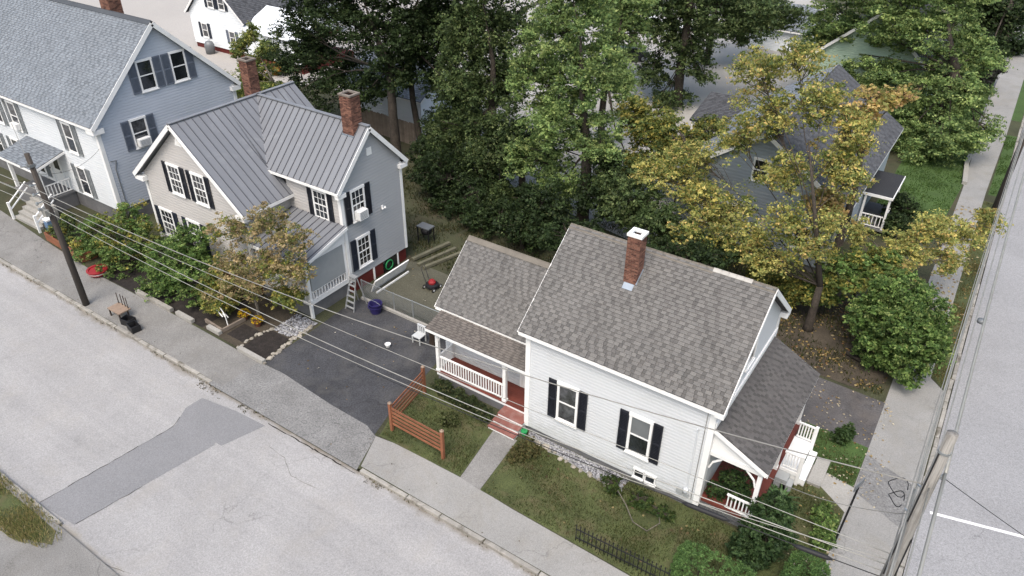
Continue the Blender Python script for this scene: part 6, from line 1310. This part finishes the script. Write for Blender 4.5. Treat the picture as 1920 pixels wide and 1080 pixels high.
# fallen log
b = MB(); b.tube([(-2.2, 32.2, .1), (-1.5, 31.9, .13), (-.9, 31.75, .1)], [.1, .09, .06], 7); tag(b.build('fallen_branch', 'bark', None, True), 'dark fallen branch lying among the leaves by the round bush', 'branch')
# bare vine hoops on the lawn
b = MB(); b.tube([(-7.3, 18.3, .05), (-7.2, 18.1, .45), (-6.7, 17.8, .3), (-6.2, 17.4, .1), (-5.6, 17.3, .12), (-5.3, 17.7, .35), (-5.5, 18.1, .2)], .02, 5); tag(b.build('dry_vine', 'bark_l', None, True), 'dry looping vine stem on the lawn under the basement window', 'vine')
# cars on the lot
def car(label, x, y, ang, paint, group='cars on the pale lot'):
    t = thing('parked_car', label, 'car', (x, y, 0), group); ca, sa = math.cos(ang), math.sin(ang)
    T = lambda p: (x+p[0]*ca-p[1]*sa, y+p[0]*sa+p[1]*ca, p[2])
    prof = [(-2.2, .35), (-2.25, .75), (-2.1, .95), (-1.5, 1.0), (-1.0, 1.42), (.55, 1.45), (1.15, 1.02), (2.05, .85), (2.2, .6), (2.2, .35)]
    b = MB(); inset = [0, 0, .03, .05, .16, .16, .05, .05, .03, 0]; n = len(prof)
    Lf = [T((px, -.88+i_, pz)) for (px, pz), i_ in zip(prof, inset)]; Rt = [T((px, .88-i_, pz)) for (px, pz), i_ in zip(prof, inset)]
    b.add(Lf+Rt, [tuple(range(n)), tuple(reversed(range(n, 2*n)))]+[((i+1) % n, i, n+i, n+(i+1) % n) for i in range(n)]); body = b.build('body', paint, t)
    b = MB()
    for pts in ([(-1.42, -.76, 1.04), (-1.42, .76, 1.04), (-1.02, .68, 1.40), (-1.02, -.68, 1.40)], [(1.10, -.78, 1.06), (1.10, .78, 1.06), (.62, .68, 1.42), (.62, -.68, 1.42)]): b.prism([T(p) for p in pts], (0, 0, .02))
    b.build('windscreen', 'glass', body)
    for s in (-1, 1):
        b = MB(); b.prism([T((-1.3, s*.815, 1.03)), T((.95, s*.815, 1.03)), T((.5, s*.735, 1.38)), T((-.95, s*.735, 1.38))], Vector(T((0, s*.02, 0)))-Vector((x, y, 0))); b.build('window', 'glass', t)
        for px in (-1.35, 1.35):
            b = MB(); b.tube([T((px, s*.72, .32)), T((px, s*.9, .32))], .32, 14); wl = b.build('wheel', 'rubber', t)
            b = MB(); b.tube([T((px, s*.8, .32)), T((px, s*.91, .32))], .19, 10); b.build('rim', 'galv', wl)
        b = MB(); b.obox(T((2.17, s*.62, .68)), Vector((ca, sa, 0))*.05, Vector((-sa, ca, 0))*.16, (0, 0, .07)); b.build('headlight', 'white', t)
        b = MB(); b.obox(T((-2.2, s*.66, .78)), Vector((ca, sa, 0))*.05, Vector((-sa, ca, 0))*.12, (0, 0, .08)); b.build('tail_light', 'red', t)
car('dark car parked on the pale lot behind the bright green ash', -32.6, 69.5, .9, 'carpaint_d')
car('white car parked on the pale lot behind the forked tree', -31.5, 80.5, .5, 'carpaint_w')
car('second white car beside the forked tree on the pale lot', -35.8, 82.0, .5, 'carpaint_w')
car('red car at the far end of the pale lot', -34.0, 101.0, .4, 'carpaint_r')
car('dark car parked by the lean-to roof', -17.5, 58.0, .3, 'carpaint_d')
